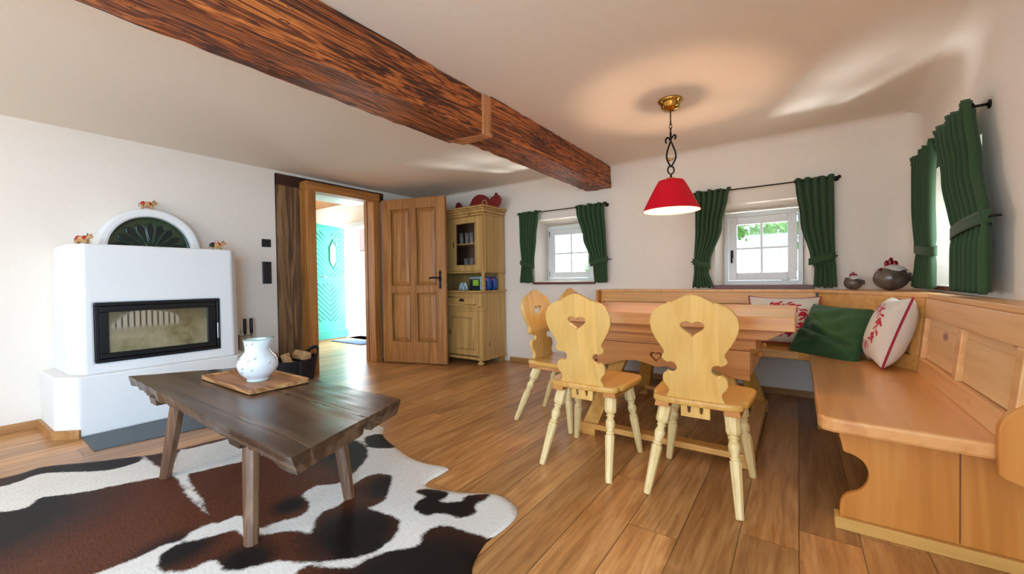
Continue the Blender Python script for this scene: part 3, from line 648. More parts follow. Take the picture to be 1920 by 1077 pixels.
# arched niche surround on top
ar = MB(); n = 24; yc, zc = 1.04, 1.286
def archpt(r, k, sz=1.02): a = PI*k/n; return (yc+r*math.cos(a), zc+r*sz*math.sin(a))
ro, ri = .325, .262
vs = []; 
for x in (XL+.002, -4.27):
    for r in (ro, ri):
        vs += [(x,)+archpt(r, k) for k in range(n+1)]
m_ = n+1; fs = []
for k in range(n):
    fs += [(k, k+1, 2*m_+k+1, 2*m_+k), (2*m_+k, 2*m_+k+1, 3*m_+k+1, 3*m_+k), (m_+k, m_+k+1, 3*m_+k+1, 3*m_+k), (k, k+1, m_+k+1, m_+k)]
fs += [(0, m_, 3*m_, 2*m_), (n, m_+n, 3*m_+n, 2*m_+n)]
ar.add(vs, fs, False); part('arched_surround', ar, 'hearth_plaster', fp, bevel=.018, fixn=True)
tr = MB(); tr.add([(-4.33, yc, zc)]+[(-4.33,)+archpt(ri+.003, k) for k in range(n+1)], [(0, k+1, k+2) for k in range(n)], False)
tile = part('relief_tile', tr, 'greenglaze', fp, label='dark green glazed half-round tile')
pet = MB(); rim = MB()
for k in range(9):
    a = PI*(k+.5)/9; L0, L1 = .045, .225
    d = Vector((0, math.cos(a), math.sin(a))); nrm = Vector((0, -math.sin(a), math.cos(a)))
    o_ = Vector((-4.322, yc, zc)); prof = [(0, .004), (.2, .009), (.5, .02), (.75, .028), (.9, .02), (1, .003)]
    L = [o_+d*(L0+(L1-L0)*t)+nrm*w_ for t, w_ in prof]; R_ = [o_+d*(L0+(L1-L0)*t)-nrm*w_ for t, w_ in prof]
    pet.add([tuple(p) for p in L+R_[::-1]], [tuple(range(12))])
    rim.tube([tuple(p+Vector((.004, 0, 0))) for p in L+R_[::-1]], .0045, 6, True)
rim.tube([(-4.322,)+archpt(ri-.012, k) for k in range(n+1)], .008, 6)
rim.ball((-4.32, yc, zc+.02), (.012, .03, .022), 10, 6)
part('petal_hollow', pet, 'greenglaze_dark', tile); part('petal_rim', rim, 'greenglaze', tile)
part('skirting_strip', MB().prism([(XL+.018, .417), (-3.978, .427), (-3.86, .537), (-3.874, .549), (-3.985, .445), (XL+.018, .435)], 0, .055), 'skirt', fp)
tag(part('hearth_plate', MB().prism([(-3.866, .55), (-3.49, .546), (-3.36, 1.26), (-3.866, 1.33)], .0005, .006), 'plate', bevel=.001), 'blue-grey metal spark plate on the floor before the fireplace', 'hearth plate')

def cow(loc, rz, label, saddle):
    t = thing('toy_cow', label, 'figurine', loc, 'carved cows on the fireplace', rz)
    b = MB().ball((0, 0, .043), (.038, .021, .025), 14, 8, lambda x, y, z: (x, y*(1+.15*math.cos(x*60)), z*(1+.1*math.sin(x*50))))
    b.ball((.05, 0, .064), (.018, .012, .014), 12, 8, lambda x, y, z: (x, y*(1-x*16), z-x*.35))
    b.ball((.036, 0, .053), (.014, .010, .014), 10, 6)
    for sx in (-.03, .027):
        for sy in (-.01, .01): b.tube([(sx, sy, .04), (sx+.001, sy, .02), (sx, sy, .0)], [.010, .008, .008], 8)
    part('body', b, 'cow', t, world=False)
    for s_ in (-1, 1):
        h = MB(); h.tube(cr([(.044, .004*s_, .071), (.042, .014*s_, .076), (.048, .018*s_, .083)], 4, False), .0022, 6)
        h.ball((.04, .011*s_, .067), (.003, .008, .0035), 8, 5); part('horn', h, 'cowdark', t, world=False)
    part('tail', MB().tube(cr([(-.042, 0, .052), (-.049, 0, .045), (-.048, 0, .02)], 4, False), .002, 6), 'cowdark', t, world=False)
    f = lambda x, y, z: (x, y*(1+.15*math.cos(x*60)), z*(1+.1*math.sin(x*50)))
    p = MB().ball((-.022, 0, .048), (.019, .0215, .0215), 12, 8).ball((.016, 0, .048), (.016, .0212, .0215), 12, 8)
    part('coat_patch', p, 'redcow', t, world=False)
    if saddle:
        part('saddle', MB().box(-.012, .012, -.012, .012, .064, .082), 'redcow', t, world=False, bevel=.003)
        part('saddle_cross', MB().box(-.003, .003, -.0125, .0125, .067, .079).box(-.008, .008, -.0126, .0126, .0705, .0755), 'white', t, world=False)
        part('saddle_bag', MB().ball((-.03, -.016, .045), (.018, .008, .02), 10, 6), 'black', t, world=False)
    return t
cow((-4.36, 1.03, 1.617), PI/2-.1, 'small red-and-tan carved cow standing on top of the arch', False)
cow((-4.12, .62, 1.289), .75, 'small red-and-tan carved cow on the left end of the fireplace', False)
cow((-4.05, 1.405, 1.289), PI/2-.35, 'carved cow with red cross pack on right end of the fireplace', True)

tag(part('wall_switch', MB().box(XL, XL+.012, 1.935, 2.02, 1.375, 1.455), 'switch', bevel=.002), 'small square black switch above the tall one on white wall', 'switch')
sw = part('wall_switch', MB().box(XL, XL+.012, 1.935, 2.02, 1.0, 1.225), 'switch', bevel=.002); tag(sw, 'tall black triple switch panel below the square switch', 'switch')
for k in range(3): part('rocker', MB().box(XL+.010, XL+.015, 1.943, 2.012, 1.008+k*.073, 1.072+k*.073), 'switch', sw, bevel=.002)

# fire tools
ft = thing('fire_tool_stand', 'fire tools with black handles standing right of the fireplace', 'fire tools', (-4.3, 1.70, 0))
part('stand_base', MB().box(-4.40, -4.20, 1.615, 1.79, 0, .015), 'black', ft, bevel=.003)
part('stand_post', MB().box(-4.385, -4.375, 1.695, 1.705, .014, .56).box(-4.385, -4.30, 1.63, 1.77, .50, .512), 'steel', ft, bevel=.001)
for k, y in enumerate((1.645, 1.70, 1.755)):
    tl_ = part('fire_tool', MB().lathe([(.006, .10), (.006, .53)], 10, (-4.29, y, 0)), 'steel' if k else 'black', ft)
    part('tool_handle', MB().lathe([(.013, .528), (.014, .54), (.014, .665), (.012, .672)], 12, (-4.29, y, 0)), 'white' if k == 0 else 'black', tl_)
    hd = MB()
    if k == 0: hd.box(-4.31, -4.27, y-.02, y+.02, .05, .105)
    elif k == 1: hd.box(-4.294, -4.286, y-.03, y+.03, .03, .105)
    else: hd.tube([(-4.29, y, .105), (-4.29, y, .05), (-4.27, y+.02, .05)], .006, 8)
    part('tool_head', hd, 'black', tl_)

# log basket
bk = thing('log_basket', 'black woven log basket with raised handle ends before the timber post', 'basket', (-4.09, 2.0, 0))
bc = Vector((-4.09, 2.0, 0)); nb = 48
def bas(u, v):
    a = 2*PI*u; ex = .16+.035*v; ey = .22+.06*v
    top = .25+.10*abs(math.sin(a))**4
    return (bc.x+ex*math.cos(a), bc.y+ey*math.sin(a), .004+v*(top-.004))
b_ = MB(); b_.grid(nb, 14, bas, True)
# cut handle slots
keep = []
for f in b_.f:
    c_ = sum((Vector(b_.v[i]) for i in f), Vector())/4
    if c_.z > .265 and c_.z < .315 and abs(c_.x-bc.x) < .062: continue
    keep.append(f)
b_.f = keep; b_.sm = [True]*len(keep)
b_.add([(bc.x+.16*math.cos(2*PI*k/24), bc.y+.22*math.sin(2*PI*k/24), .006) for k in range(24)], [tuple(range(24))])
part('wicker_shell', b_, 'basket', bk, solid=.012)
part('rim', MB().tube([bas(k/64, 1.0) for k in range(64)], .009, 8, True), 'basket', bk)
def log(p, q, r, label, seed):
    rnd = random.Random(seed); P, Q = Vector(p), Vector(q)
    sec = [(math.cos(a)*r*s_, math.sin(a)*r*s_) for a, s_ in [(.2, 1.1), (1.1, .9), (2.2, 1.05), (3.3, .95), (4.0, .8), (5.1, 1.1)]]
    d = (Q-P).normalized(); u = d.orthogonal().normalized(); w_ = d.cross(u); vs = []
    for c_ in (P, Q): vs += [tuple(c_+u*a+w_*b) for a, b in sec]
    m = MB().add(vs, [tuple(range(6))[::-1], tuple(range(6, 12))]+[(i, (i+1) % 6, (i+1) % 6+6, i+6) for i in range(6)])
    tag(part('firewood_log', m, 'log', bevel=.004, fixn=True), label, 'firewood', 'split logs in the black basket')
log((-4.02, 1.80, .12), (-4.13, 1.86, .33), .045, 'split log leaning at the left end of the basket', 1)
log((-4.16, 1.84, .10), (-4.20, 1.92, .32), .04, 'split log behind the left leaning one in basket', 2)
log((-4.0, 1.98, .12), (-4.07, 1.95, .315), .042, 'wedge of firewood pointing up mid basket', 3)
log((-3.98, 2.13, .275), (-4.20, 2.13, .275), .05, 'thick split log lying across the right part of basket', 4)
log((-4.0, 2.06, .18), (-4.2, 2.07, .18), .045, 'lower split log beneath the thick one in basket', 5)

# ------------------------------------------------------------------ pine hutch
hu = thing('pine_hutch', 'old waxed pine hutch with glazed upper doors behind the open door', 'cabinet', (-3.45, 3.88, 0))
X0, X1, Y0, Y1 = -4.02, -2.985, 3.66, 4.105
part('lower_carcass', MB().box(X0, X0+.02, Y0+.02, Y1, .09, .86).box(X1-.022, X1, Y0+.02, Y1, .09, .86).box(X0+.02, X1-.022, Y1-.012, Y1, .09, .86).box(X0+.02, X1-.022, Y0+.02, Y1-.012, .09, .11).box(X0+.02, X1-.022, Y0+.02, Y0+.035, .09, .86), 'pine_old', hu, bevel=.003)
part('plinth_moulding', MB().box(X0-.01, X1+.015, Y0-.012, Y1, .065, .10), 'pine_old', hu, bevel=.012)
part('counter', MB().box(X0-.02, X1+.03, Y0-.02, Y1, .862, .884), 'pine_old', hu, bevel=.007)
# corner pilaster with chamfered break
co = MB(); prof = [(.0, .10), (.0, .63), (.012, .655), (.0, .68), (.018, .70), (.018, .845), (0, .862)]
for a, b in zip(prof[:-1], prof[1:]):
    co.hexa([(X1-.07, Y0-a[0]+.006, a[1]), (X1-.004, Y0-a[0]+.006, a[1]), (X1-.004, Y0+.06, a[1]), (X1-.07, Y0+.06, a[1])][::1], [(X1-.07, Y0-b[0]+.006, b[1]), (X1-.004, Y0-b[0]+.006, b[1]), (X1-.004, Y0+.06, b[1]), (X1-.07, Y0+.06, b[1])])
part('corner_pilaster', co, 'pine_old', hu)
part('side_ledge', MB().box(X1, X1+.012, Y0+.01, Y0+.12, .668, .682), 'pine_old', hu, bevel=.003)
def framed(name, x0, x1, z0, z1, y, st=.055, glass=False, par=None, key=None):
    fr = MB().box(x0, x0+st, y, y+.02, z0, z1).box(x1-st, x1, y, y+.02, z0, z1).box(x0+st, x1-st, y, y+.02, z0, z0+st).box(x0+st, x1-st, y, y+.02, z1-st, z1)
    f = part(name, fr, 'pine_old', par or hu, bevel=.003)
    mo = MB(); i = st
    mo.tube([(x0+i, y, z0+i), (x1-i, y, z0+i), (x1-i, y, z1-i), (x0+i, y, z1-i)], .010, 6, True); part('moulding', mo, 'pine_old', f)
    if glass: part('pane', MB().box(x0+st, x1-st, y+.006, y+.01, z0+st, z1-st), 'glass', f)
    else: part('door_panel', MB().box(x0+st, x1-st, y+.013, y+.018, z0+st, z1-st), 'pine_old', f)
    if key: part('key_plate', MB().box(key-.006, key+.006, y-.003, y, (z0+z1)/2-.03, (z0+z1)/2+.04).tube([(key, y-.002, (z0+z1)/2), (key, y-.03, (z0+z1)/2)], .003, 6), 'iron', f, bevel=.002)
    return f
framed('cabinet_door', -3.54, -3.06, .115, .635, Y0, .07, key=-3.505)
framed('cabinet_door', -4.01, -3.545, .115, .635, Y0, .07)
for a, b in ((-3.55, -3.06), (-4.0, -3.56)):
    dr = part('drawer', MB().box(a, b, Y0-.002, Y0+.02, .685, .835), 'pine_old', hu, bevel=.004)
    i = .03; part('drawer_moulding', MB().tube([(a+i, Y0-.002, .685+i), (b-i, Y0-.002, .685+i), (b-i, Y0-.002, .835-i), (a+i, Y0-.002, .835-i)], .009, 6, True), 'pine_old', dr)
    cxm = (a+b)/2
    part('cup_pull', MB().ball((cxm, Y0-.004, .76), (.04, .024, .028), 14, 8, lambda x, y, z: (x, min(y, 0), max(z, -.004))), 'ironbrown', dr)
for x in (X1-.06, X0+.06):
    part('bun_foot', MB().lathe([(.016, 0), (.022, .006), (.042, .022), (.042, .034), (.028, .045), (.022, .052), (.034, .060), (.034, .068)], 20, (x, Y0+.03, 0)), 'pine_old', hu)
    part('back_foot', MB().box(x-.03, x+.05 if x > -3.5 else x+.03, Y1-.07, Y1-.01, 0, .068), 'pine_old', hu)
part('side_back_panel', MB().box(X0, X1-.01, Y1-.015, Y1, .884, 1.10).box(X1-.02, X1-.004, Y1-.12, Y1-.015, .884, 1.10), 'pine_old', hu)
for x in (X1-.045, X0+.05):
    part('baluster', MB().lathe([(.026, .884), (.026, .90), (.018, .91), (.024, .93), (.030, .955), (.030, .975), (.020, 1.0), (.016, 1.01), (.024, 1.02), (.024, 1.035), (.018, 1.05), (.022, 1.075), (.028, 1.09), (.028, 1.10)], 20, (x, Y0+.07, 0)), 'pine_old', hu)
UY = 3.705
uc = MB().box(X0, X0+.018, UY+.02, Y1, 1.11, 1.77).box(X1-.02, X1, UY+.02, Y1, 1.11, 1.77).box(X0+.018, X1-.02, Y1-.012, Y1, 1.11, 1.77).box(X0+.018, X1-.02, UY+.02, Y1-.012, 1.11, 1.125).box(X0+.018, X1-.02, UY+.02, Y1-.012, 1.755, 1.77)
uc.box(X1-.065, X1-.02, UY+.0, UY+.03, 1.11, 1.77).box(X0+.018, X0+.06, UY+.0, UY+.03, 1.11, 1.77).box(-3.535, -3.49, UY+.021, UY+.03, 1.11, 1.77)
part('upper_carcass', uc, 'pine_old', hu, bevel=.003)
part('niche_roof_moulding', MB().box(X0-.008, X1+.012, UY-.012, Y1, 1.092, 1.112), 'pine_old', hu, bevel=.006)
part('shelf', MB().box(X0+.018, X1-.02, UY+.04, Y1-.012, 1.44, 1.455), 'pine_old', hu)
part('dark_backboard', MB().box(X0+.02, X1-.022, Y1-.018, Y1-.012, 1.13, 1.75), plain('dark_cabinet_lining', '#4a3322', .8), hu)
framed('glazed_door', -3.50, -3.05, 1.12, 1.76, UY, .07, True, key=-3.468)
framed('glazed_door', -3.98, -3.51, 1.12, 1.76, UY, .07, True)
cn = MB()
for d, z0, z1 in ((.0, 1.77, 1.80), (.015, 1.80, 1.835), (.03, 1.835, 1.855), (.05, 1.855, 1.878)): cn.box(X0-d, X1+d, UY-.01-d, Y1, z0, z1)
part('cornice', cn, 'pine_old', hu, bevel=.009)
# drinking glasses in the glazed part
gm = plain('drinking_glass', '#cfd6d6', .1, 0, 0, 5, .02, Transmission_Weight=.75)
def tumbler(x, y, z, h, r, label, grp):
    o = part('drinking_glass', MB().lathe([(r*.8, 0), (r, h), (r-.003, h), (r*.8-.002, .006)], 14, (0, 0, 0), cap=False), gm)
    o.location = (x, y, z); tag(o, label, 'glass', grp)
for k, x in enumerate((-3.42, -3.34, -3.26, -3.17)):
    tumbler(x, 3.80+.01*(k % 2), 1.4555, .135, .028, ['leftmost glass tumbler on the upper hutch shelf', 'second glass tumbler from left on upper hutch shelf', 'third glass tumbler from left on upper hutch shelf', 'rightmost glass tumbler on the upper hutch shelf'][k], 'glasses on the upper shelf')
for k, x in enumerate((-3.35, -3.26, -3.14)):
    tumbler(x, 3.80, 1.1255, .15, .03, ['left tall glass on the lower hutch shelf', 'middle tall glass on the lower hutch shelf', 'right tall glass on the lower hutch shelf'][k], 'glasses on the lower shelf')
# red wooden cat on top
cat = [(0, 0), (.05, .01), (.12, .0), (.2, -.0), (.62, 0), (.69, .0), (.72, .03), (.735, .07), (.715, .115), (.69, .125), (.665, .155), (.64, .125), (.60, .11), (.56, .085), (.52, .12), (.45, .155), (.37, .16), (.29, .125), (.24, .06), (.20, .03), (.13, .03), (.08, .08), (.05, .11), (.01, .10), (-.01, .05)]
cat = [(x*.96, z*1.08) for x, z in cat]
ct = thing('wooden_cat', 'dark red wooden cat silhouette lying on top of the pine hutch', 'figurine', (-3.60, 3.90, 1.878))
part('body', plate_mesh('cat', [cr(cat, 4)], .035, .004, T(-3.585, 3.90, 1.881)@XZ), 'red', ct)
part('ring_handle', MB().tube([(-3.11+.038*math.cos(a), 3.875, 1.925+.05*math.sin(a)) for a in [PI*k/12-.2 for k in range(15)]], .006, 8), 'cow', ct)
# things in the hutch niche
e = thing('toy_elephant', 'small pale blue elephant figure at left of the hutch niche', 'figurine', (-3.43, 3.80, .884))
part('body', MB().ball((-3.42, 3.80, .945), (.045, .03, .038), 14, 10).ball((-3.37, 3.79, .955), (.026, .024, .028), 12, 8).tube(cr([(-3.35, 3.785, .955), (-3.332, 3.78, .93), (-3.33, 3.78, .90), (-3.32, 3.78, .895)], 4, False), [.010]*8+[.008]*5, 8).tube([(-3.45, 3.785, .93), (-3.45, 3.785, .885)], .013, 8).tube([(-3.395, 3.785, .93), (-3.395, 3.785, .885)], .013, 8).tube([(-3.45, 3.815, .93), (-3.45, 3.815, .885)], .013, 8).tube([(-3.395, 3.815, .93), (-3.395, 3.815, .885)], .013, 8), plain('pale_blue_glaze', '#b9cfd2', .3), e)
part('ear', MB().ball((-3.375, 3.768, .96), (.018, .006, .024), 10, 8), plain('grey_ear', '#8fa6ac', .4), e)
bx = thing('food_carton', 'dark green and lime printed carton in the hutch niche', 'box', (-3.30, 3.86, .884))
part('carton', MB().box(-3.345, -3.175, 3.85, 3.91, .8845, 1.055), 'black_box', bx, bevel=.003)
part('carton_label', MB().box(-3.29, -3.20, 3.847, 3.851, .94, 1.01), 'lime', bx)
part('carton_band', MB().box(-3.344, -3.176, 3.848, 3.851, 1.02, 1.05), plain('grey_print', '#8d9a98', .5), bx)
tag(part('blue_tube_box', MB().box(-3.165, -3.12, 3.83, 3.87, .8845, 1.05), 'cyan', bevel=.004), 'narrow pale blue upright box beside the green carton', 'box')
def bag(x, label):
    t = thing('sweets_bag', label, 'bag', (x, 3.82, .884), 'blue bags in the hutch niche')
    def fn(px, py, pz): return (px, py*(1-.3*abs(px)/.05), pz*(1 if pz > 0 else 1))
    part('bag', MB().ball((x, 3.82, .967), (.058, .038, .083), 18, 12, lambda a, b, c_: (max(-.05, min(.05, a*1.15)), b, max(-.0825, min(.078, c_*1.12)))), 'blue', t)
    part('bag_label', MB().box(x-.035, x+.035, 3.779, 3.785, 1.0, 1.028), 'pink', t, bevel=.002)
    part('bag_print', MB().ball((x-.02, 3.784, .915), (.03, .008, .02), 10, 6), 'henwhite', t)
bag(-3.065+.02, 'blue sweets bag left of the hutch baluster'); bag(-2.985-.02+.06-.09+.06, 'x')
bpy.data.objects.remove(bpy.data.objects['sweets_bag.001'].children[0]);
for ch in list(bpy.data.objects['sweets_bag.001'].children): bpy.data.objects.remove(ch)
bpy.data.objects.remove(bpy.data.objects['sweets_bag.001'])
def bag2():
    x, y = -2.905-.13, 3.93
    t = thing('sweets_bag', 'blue sweets bag standing behind and right of the hutch baluster', 'bag', (x, y, .884), 'blue bags in the hutch niche')
    part('bag', MB().ball((x, y, .967), (.055, .035, .083), 18, 12, lambda a, b, c_: (max(-.047, min(.047, a*1.15)), b, max(-.0825, min(.078, c_*1.12)))), 'blue', t)
    part('bag_label', MB().box(x-.033, x+.033, y-.038, y-.032, 1.0, 1.028), 'pink', t, bevel=.002)
bag2()

# ------------------------------------------------------------------ curtains
def lerpk(rows, v):
    for (v0, a0, b0), (v1, a1, b1) in zip(rows[:-1], rows[1:]):
        if v <= v1:
            t = (v-v0)/(v1-v0); t = t*t*(3-2*t) if True else t
            return a0+(a1-a0)*t, b0+(b1-b0)*t
    return rows[-1][1:]
def curtain(rows, ztop, zbot, plane, c, npl, label, knot, seed=1, depth=.022, group='green gathered curtains', tieback=None):
    """rows: (z, ua, ub) silhouette per height; plane 'y' = back wall, 'x' = right wall"""
    rnd = random.Random(seed); ph = [rnd.uniform(-.6, .6) for _ in range(npl*2+2)]
    rr = sorted([((ztop-z)/(ztop-zbot), a, b) for z, a, b in rows])
    P = (lambda u, d, z: (u, c+d, z)) if plane == 'y' else (lambda u, d, z: (c+d, u, z))
    vt = (ztop-knot)/(ztop-zbot)
    def fn(u, v):
        a, b = lerpk(rr, v); wdt = abs(b-a)
        k = u*npl; amp = depth*(.55+.45*min(1, wdt/.3)); pin = math.exp(-((v-vt)/.05)**2)
        x = a+(b-a)*u+.006*math.sin(k*2*PI+ph[int(k) % len(ph)]+1)
        d = amp*math.sin(k*2*PI+ph[int(k) % len(ph)]*.4*math.sin(v*5))*(1-.35*pin)
        if v < .035: d *= .8+.4*math.sin(u*60)
        z = ztop-(ztop-zbot)*v+.006*math.sin(u*23+seed)*(1 if v > .98 or v < .02 else .3)
        return P(x, d, z)
    n = thing('curtain', label, 'curtain', P((rows[0][1]+rows[0][2])/2, 0, ztop), group)
    mb = MB(); mb.grid(npl*10, 44, fn)
    part('curtain_panel', mb, 'green', n, solid=.003)
    # tieback band, wider towards its wall hook
    a, b = lerpk(rr, vt); lo, hi = min(a, b), max(a, b); s_ = tieback
    tb = MB()
    def band(u, v):
        # wraps round the bunch: u around, v height
        ang = 2*PI*u; cx_ = (lo+hi)/2; hw_ = (hi-lo)/2+.008
        side = math.cos(ang); x = cx_+hw_*side; d = (.034)*math.sin(ang)
        lift = .045*((side*s_)+1)/2
        return P(x, d, knot-.035+.055*v+lift)
    tb.grid(32, 4, band); part('tieback', tb, 'green', n, solid=.004)
    hx = (hi+.02 if s_ > 0 else lo-.02)
    part('tieback_hook', MB().tube([P(hx-.02*s_, 0, knot+.03), P(hx, .0, knot+.035), P(hx, (YB-c) if plane == 'y' else .03, knot+.035)], .005, 6), 'iron', n)
    return n
def rod(u0, u1, z, plane, c, label, ends):
    P = (lambda u, d, z_: (u, c+d, z_)) if plane == 'y' else (lambda u, d, z_: (c+d, u, z_))
    wl = (YB if plane == 'y' else XR)
    t = thing('curtain_rod', label, 'curtain rod', P((u0+u1)/2, 0, z), 'iron curtain rods')
    part('rod', MB().tube([P(u0, 0, z), P(u1, 0, z)], .0055, 10), 'iron', t)
    for e_ in ends:
        u = e_; part('bracket', MB().tube([P(u, 0, z), P(u, wl-c-.004, z)], .0065, 8).tube([P(u, wl-c-.006, z), P(u, wl-c, z)], .02, 12), 'iron', t)
    part('finial', MB().ball(P(u1 if plane == 'y' else u0, 0, z), .013, 12, 8), 'iron', t)
    return t
cy = 4.045
rod(-2.755, -1.63, 1.782, 'y', cy, 'thin black curtain rod over the left small window', (-2.74, -1.65))
rod(-.79, .26, 1.765, 'y', cy, 'thin black curtain rod over the right small window', (-.76, .245))
rod(2.74, 3.95, 1.765, 'x', .645, 'black curtain rod with round wall bracket on right wall', (2.76, 3.92))
curtain([(1.80, -2.745, -2.42), (1.74, -2.73, -2.46), (1.5, -2.725, -2.49), (1.19, -2.70, -2.525), (1.12, -2.71, -2.55), (.97, -2.725, -2.535)], 1.80, .97, 'y', cy, 6, 'leftmost green curtain tied back beside the pine hutch', 1.17, 2, tieback=-1)
curtain([(1.80, -1.99, -1.632), (1.74, -1.975, -1.655), (1.45, -1.90, -1.64), (1.19, -1.815, -1.628), (1.12, -1.785, -1.63), (.975, -1.775, -1.628)], 1.80, .965, 'y', cy, 6, 'green curtain on the right side of left small window', 1.17, 3, tieback=1)
curtain([(1.785, -.79, -.485), (1.73, -.775, -.51), (1.45, -.775, -.56), (1.13, -.79, -.655), (1.06, -.79, -.67), (.905, -.805, -.63)], 1.785, .908, 'y', cy, 6, 'green curtain left of the right small window, behind lamp', 1.11, 4, tieback=-1)
curtain([(1.785, -.035, .225), (1.73, -.02, .222), (1.45, .01, .225), (1.13, .075, .228), (1.06, .10, .235), (.91, .095, .24)], 1.785, .908, 'y', cy, 5, 'green curtain on the right side of right small window', 1.12, 5, tieback=1)
curtain([(1.79, 3.92, 3.34), (1.73, 3.86, 3.36), (1.45, 3.85, 3.38), (1.14, 3.76, 3.36), (1.06, 3.76, 3.36), (.915, 3.86, 3.35)], 1.79, .915, 'x', .645, 7, 'far green curtain on the right wall, next to large ceramic hen', 1.14, 6, tieback=1)
curtain([(1.80, 3.30, 2.72), (1.74, 3.24, 2.70), (1.5, 3.12, 2.62), (1.21, 2.96, 2.50), (1.12, 2.96, 2.50), (.92, 2.96, 2.50)], 1.80, .918, 'x', .640, 7, 'nearest dark green curtain on the right wall under bracket', 1.20, 7, .026, tieback=-1)

# ------------------------------------------------------------------ pendant lamp
LX, LY = -.692, 2.845
lp = thing('pendant_lamp', 'red cone pendant lamp on black wrought-iron chain above the dining table', 'lamp', (LX, LY, CZ))
part('ceiling_rose', MB().lathe([(.078, CZ-.001), (.080, CZ-.010), (.070, CZ-.018), (.062, CZ-.03), (.058, CZ-.05), (.045, CZ-.065), (.02, CZ-.072), (.006, CZ-.076)], 32, (LX, LY, 0)), 'brass', lp)
ch = MB(); ch.tube([(LX, LY, CZ-.07), (LX, LY, CZ-.135)], .004, 8)
def link(z, h, w_, rot):
    return [(LX+w_*math.cos(a)*math.cos(rot), LY+w_*math.cos(a)*math.sin(rot), z+h*math.sin(a)) for a in [2*PI*k/16 for k in range(16)]]
for k in range(3): ch.tube(link(CZ-.147-k*.026, .017, .009, .6 if k % 2 else 2.1), .0026, 6, True)
part('chain', ch, 'iron', lp)
ir = MB(); dx, dy = math.cos(.62), math.sin(.62)
Q = lambda a, z: (LX+a*dx, LY+a*dy, z)
ir.tube([Q(0, 1.965), Q(0, 1.91)], .007, 8)
ir.tube(cr([Q(0, 1.92), Q(.014, 1.94), Q(.027, 1.95), (Q(.034, 1.937)), Q(.026, 1.922)], 5, False), .006, 8)
ir.tube(cr([Q(0, 1.91), Q(-.012, 1.928), Q(-.026, 1.93), Q(-.034, 1.912), Q(-.028, 1.895)], 5, False), .006, 8)
ir.tube(cr([Q(0, 1.905), Q(.018, 1.87), Q(.032, 1.83), Q(.030, 1.79), Q(.004, 1.745), Q(-.004, 1.745), Q(-.026, 1.79), Q(-.026, 1.83), Q(-.014, 1.87)], 5), .0058, 8, True)
ir.tube([Q(.021*math.cos(a), 1.718+.027*math.sin(a)) for a in [2*PI*k/18 for k in range(18)]], .0055, 8, True)
ir.tube([Q(0, 1.694), Q(0, 1.665)], .007, 8)
part('iron_scroll', ir, 'iron', lp)
part('gilt_bird', MB().ball(Q(-.002, 1.785), (.016, .010, .010), 10, 6).ball(Q(-.016, 1.797), .006, 8, 6).tube([Q(.010, 1.788), Q(.022, 1.803)], [.006, .002], 6), 'brass', lp)
part('shade_cap', MB().lathe([(.034, 1.652), (.030, 1.663), (.012, 1.668), (.008, 1.672)], 24, (LX, LY, 0)), 'brass', lp)
sg = MB(); prof = [(.182, 1.447), (.176, 1.456), (.135, 1.54), (.098, 1.612), (.084, 1.636), (.078, 1.645)]
sg.lathe(prof, 48, (LX, LY, 0), cap=False); part('lamp_shade', sg, 'shade', lp, solid=.002)
si = MB().lathe([(r-.0045, z) for r, z in prof], 48, (LX, LY, 0), cap=False); part('shade_lining', si, 'shadein', lp)
sp_ = MB()
for k in range(3): a = 2*PI*k/3+.5; sp_.tube([(LX+.03*math.cos(a), LY+.03*math.sin(a), 1.652), (LX+.079*math.cos(a), LY+.079*math.sin(a), 1.644)], .002, 6)
part('shade_spider', sp_, 'iron', lp)
part('socket', MB().lathe([(.011, 1.594), (.011, 1.652)], 14, (LX, LY, 0)), 'shadein', lp)
part('bulb', MB().ball((LX, LY, 1.580), .014, 20, 14), 'bulb', lp)

# ------------------------------------------------------------------ corner bench
be = thing('corner_bench', 'L-shaped pine corner bench with panelled backrest along two walls', 'bench', (.3, 3.0, 0))
S0, S1 = .405, .46
sr = MB(); sr.prism(cr([(.135, 1.93)], 1) if False else [(.062, 2.0), (.072, 1.965), (.105, 1.945), (.60, 1.92), (.60, 3.49), (.06, 3.49)], S0, S1)
part('seat', sr, 'bench_seat', be, bevel=.012)
sb = MB(); sb.prism([(-1.70, 3.53), (-.0, 3.53), (.06, 3.49), (.60, 3.49), (.60, 3.6), (.36, 4.05), (-1.70, 4.05)], S0, S1)
part('seat', sb, 'bench_x', be, bevel=.008)
RZ = .893
# back section panelling (y from 4.02)
def panelled(mb, pmb, p0, p1, zlo, zhi, lean, stiles, sw=.06, t=.026):
    """framed panelling along p0->p1 (xy) ; outward lean at top; adds frame to mb, panels to pmb"""
    P0, P1 = Vector(p0), Vector(p1); L = (P1-P0).length; d = (P1-P0)/L; nrm = Vector((d.y, -d.x))   # points into room side chosen by caller order
    def q(s_, z, o_): 
        l = lean*(z-zlo)/(zhi-zlo); p = P0+d*s_-nrm*(l-o_); return (p.x, p.y, z)
    def bx_(s0, s1, z0, z1, o0, o1, tgt):
        tgt.hexa([q(s0, z0, o1), q(s1, z0, o1), q(s1, z0, o0), q(s0, z0, o0)], [q(s0, z1, o1), q(s1, z1, o1), q(s1, z1, o0), q(s0, z1, o0)])
    bx_(0, L, zlo, zlo+.085, -.01, t, mb); bx_(0, L, zhi-.10, zhi, -.01, t, mb)
    for s_ in stiles: bx_(max(0, s_-sw/2), min(L, s_+sw/2), zlo+.085, zhi-.10, -.01, t, mb)
    for a, b in zip(stiles[:-1], stiles[1:]):
        bx_(a+sw/2+.004, b-sw/2-.004, zlo+.089, zhi-.104, -.012, .004, pmb); bx_(a+sw/2+.004, b-sw/2-.004, zlo+.16, zhi-.14, .004, .008, pmb)
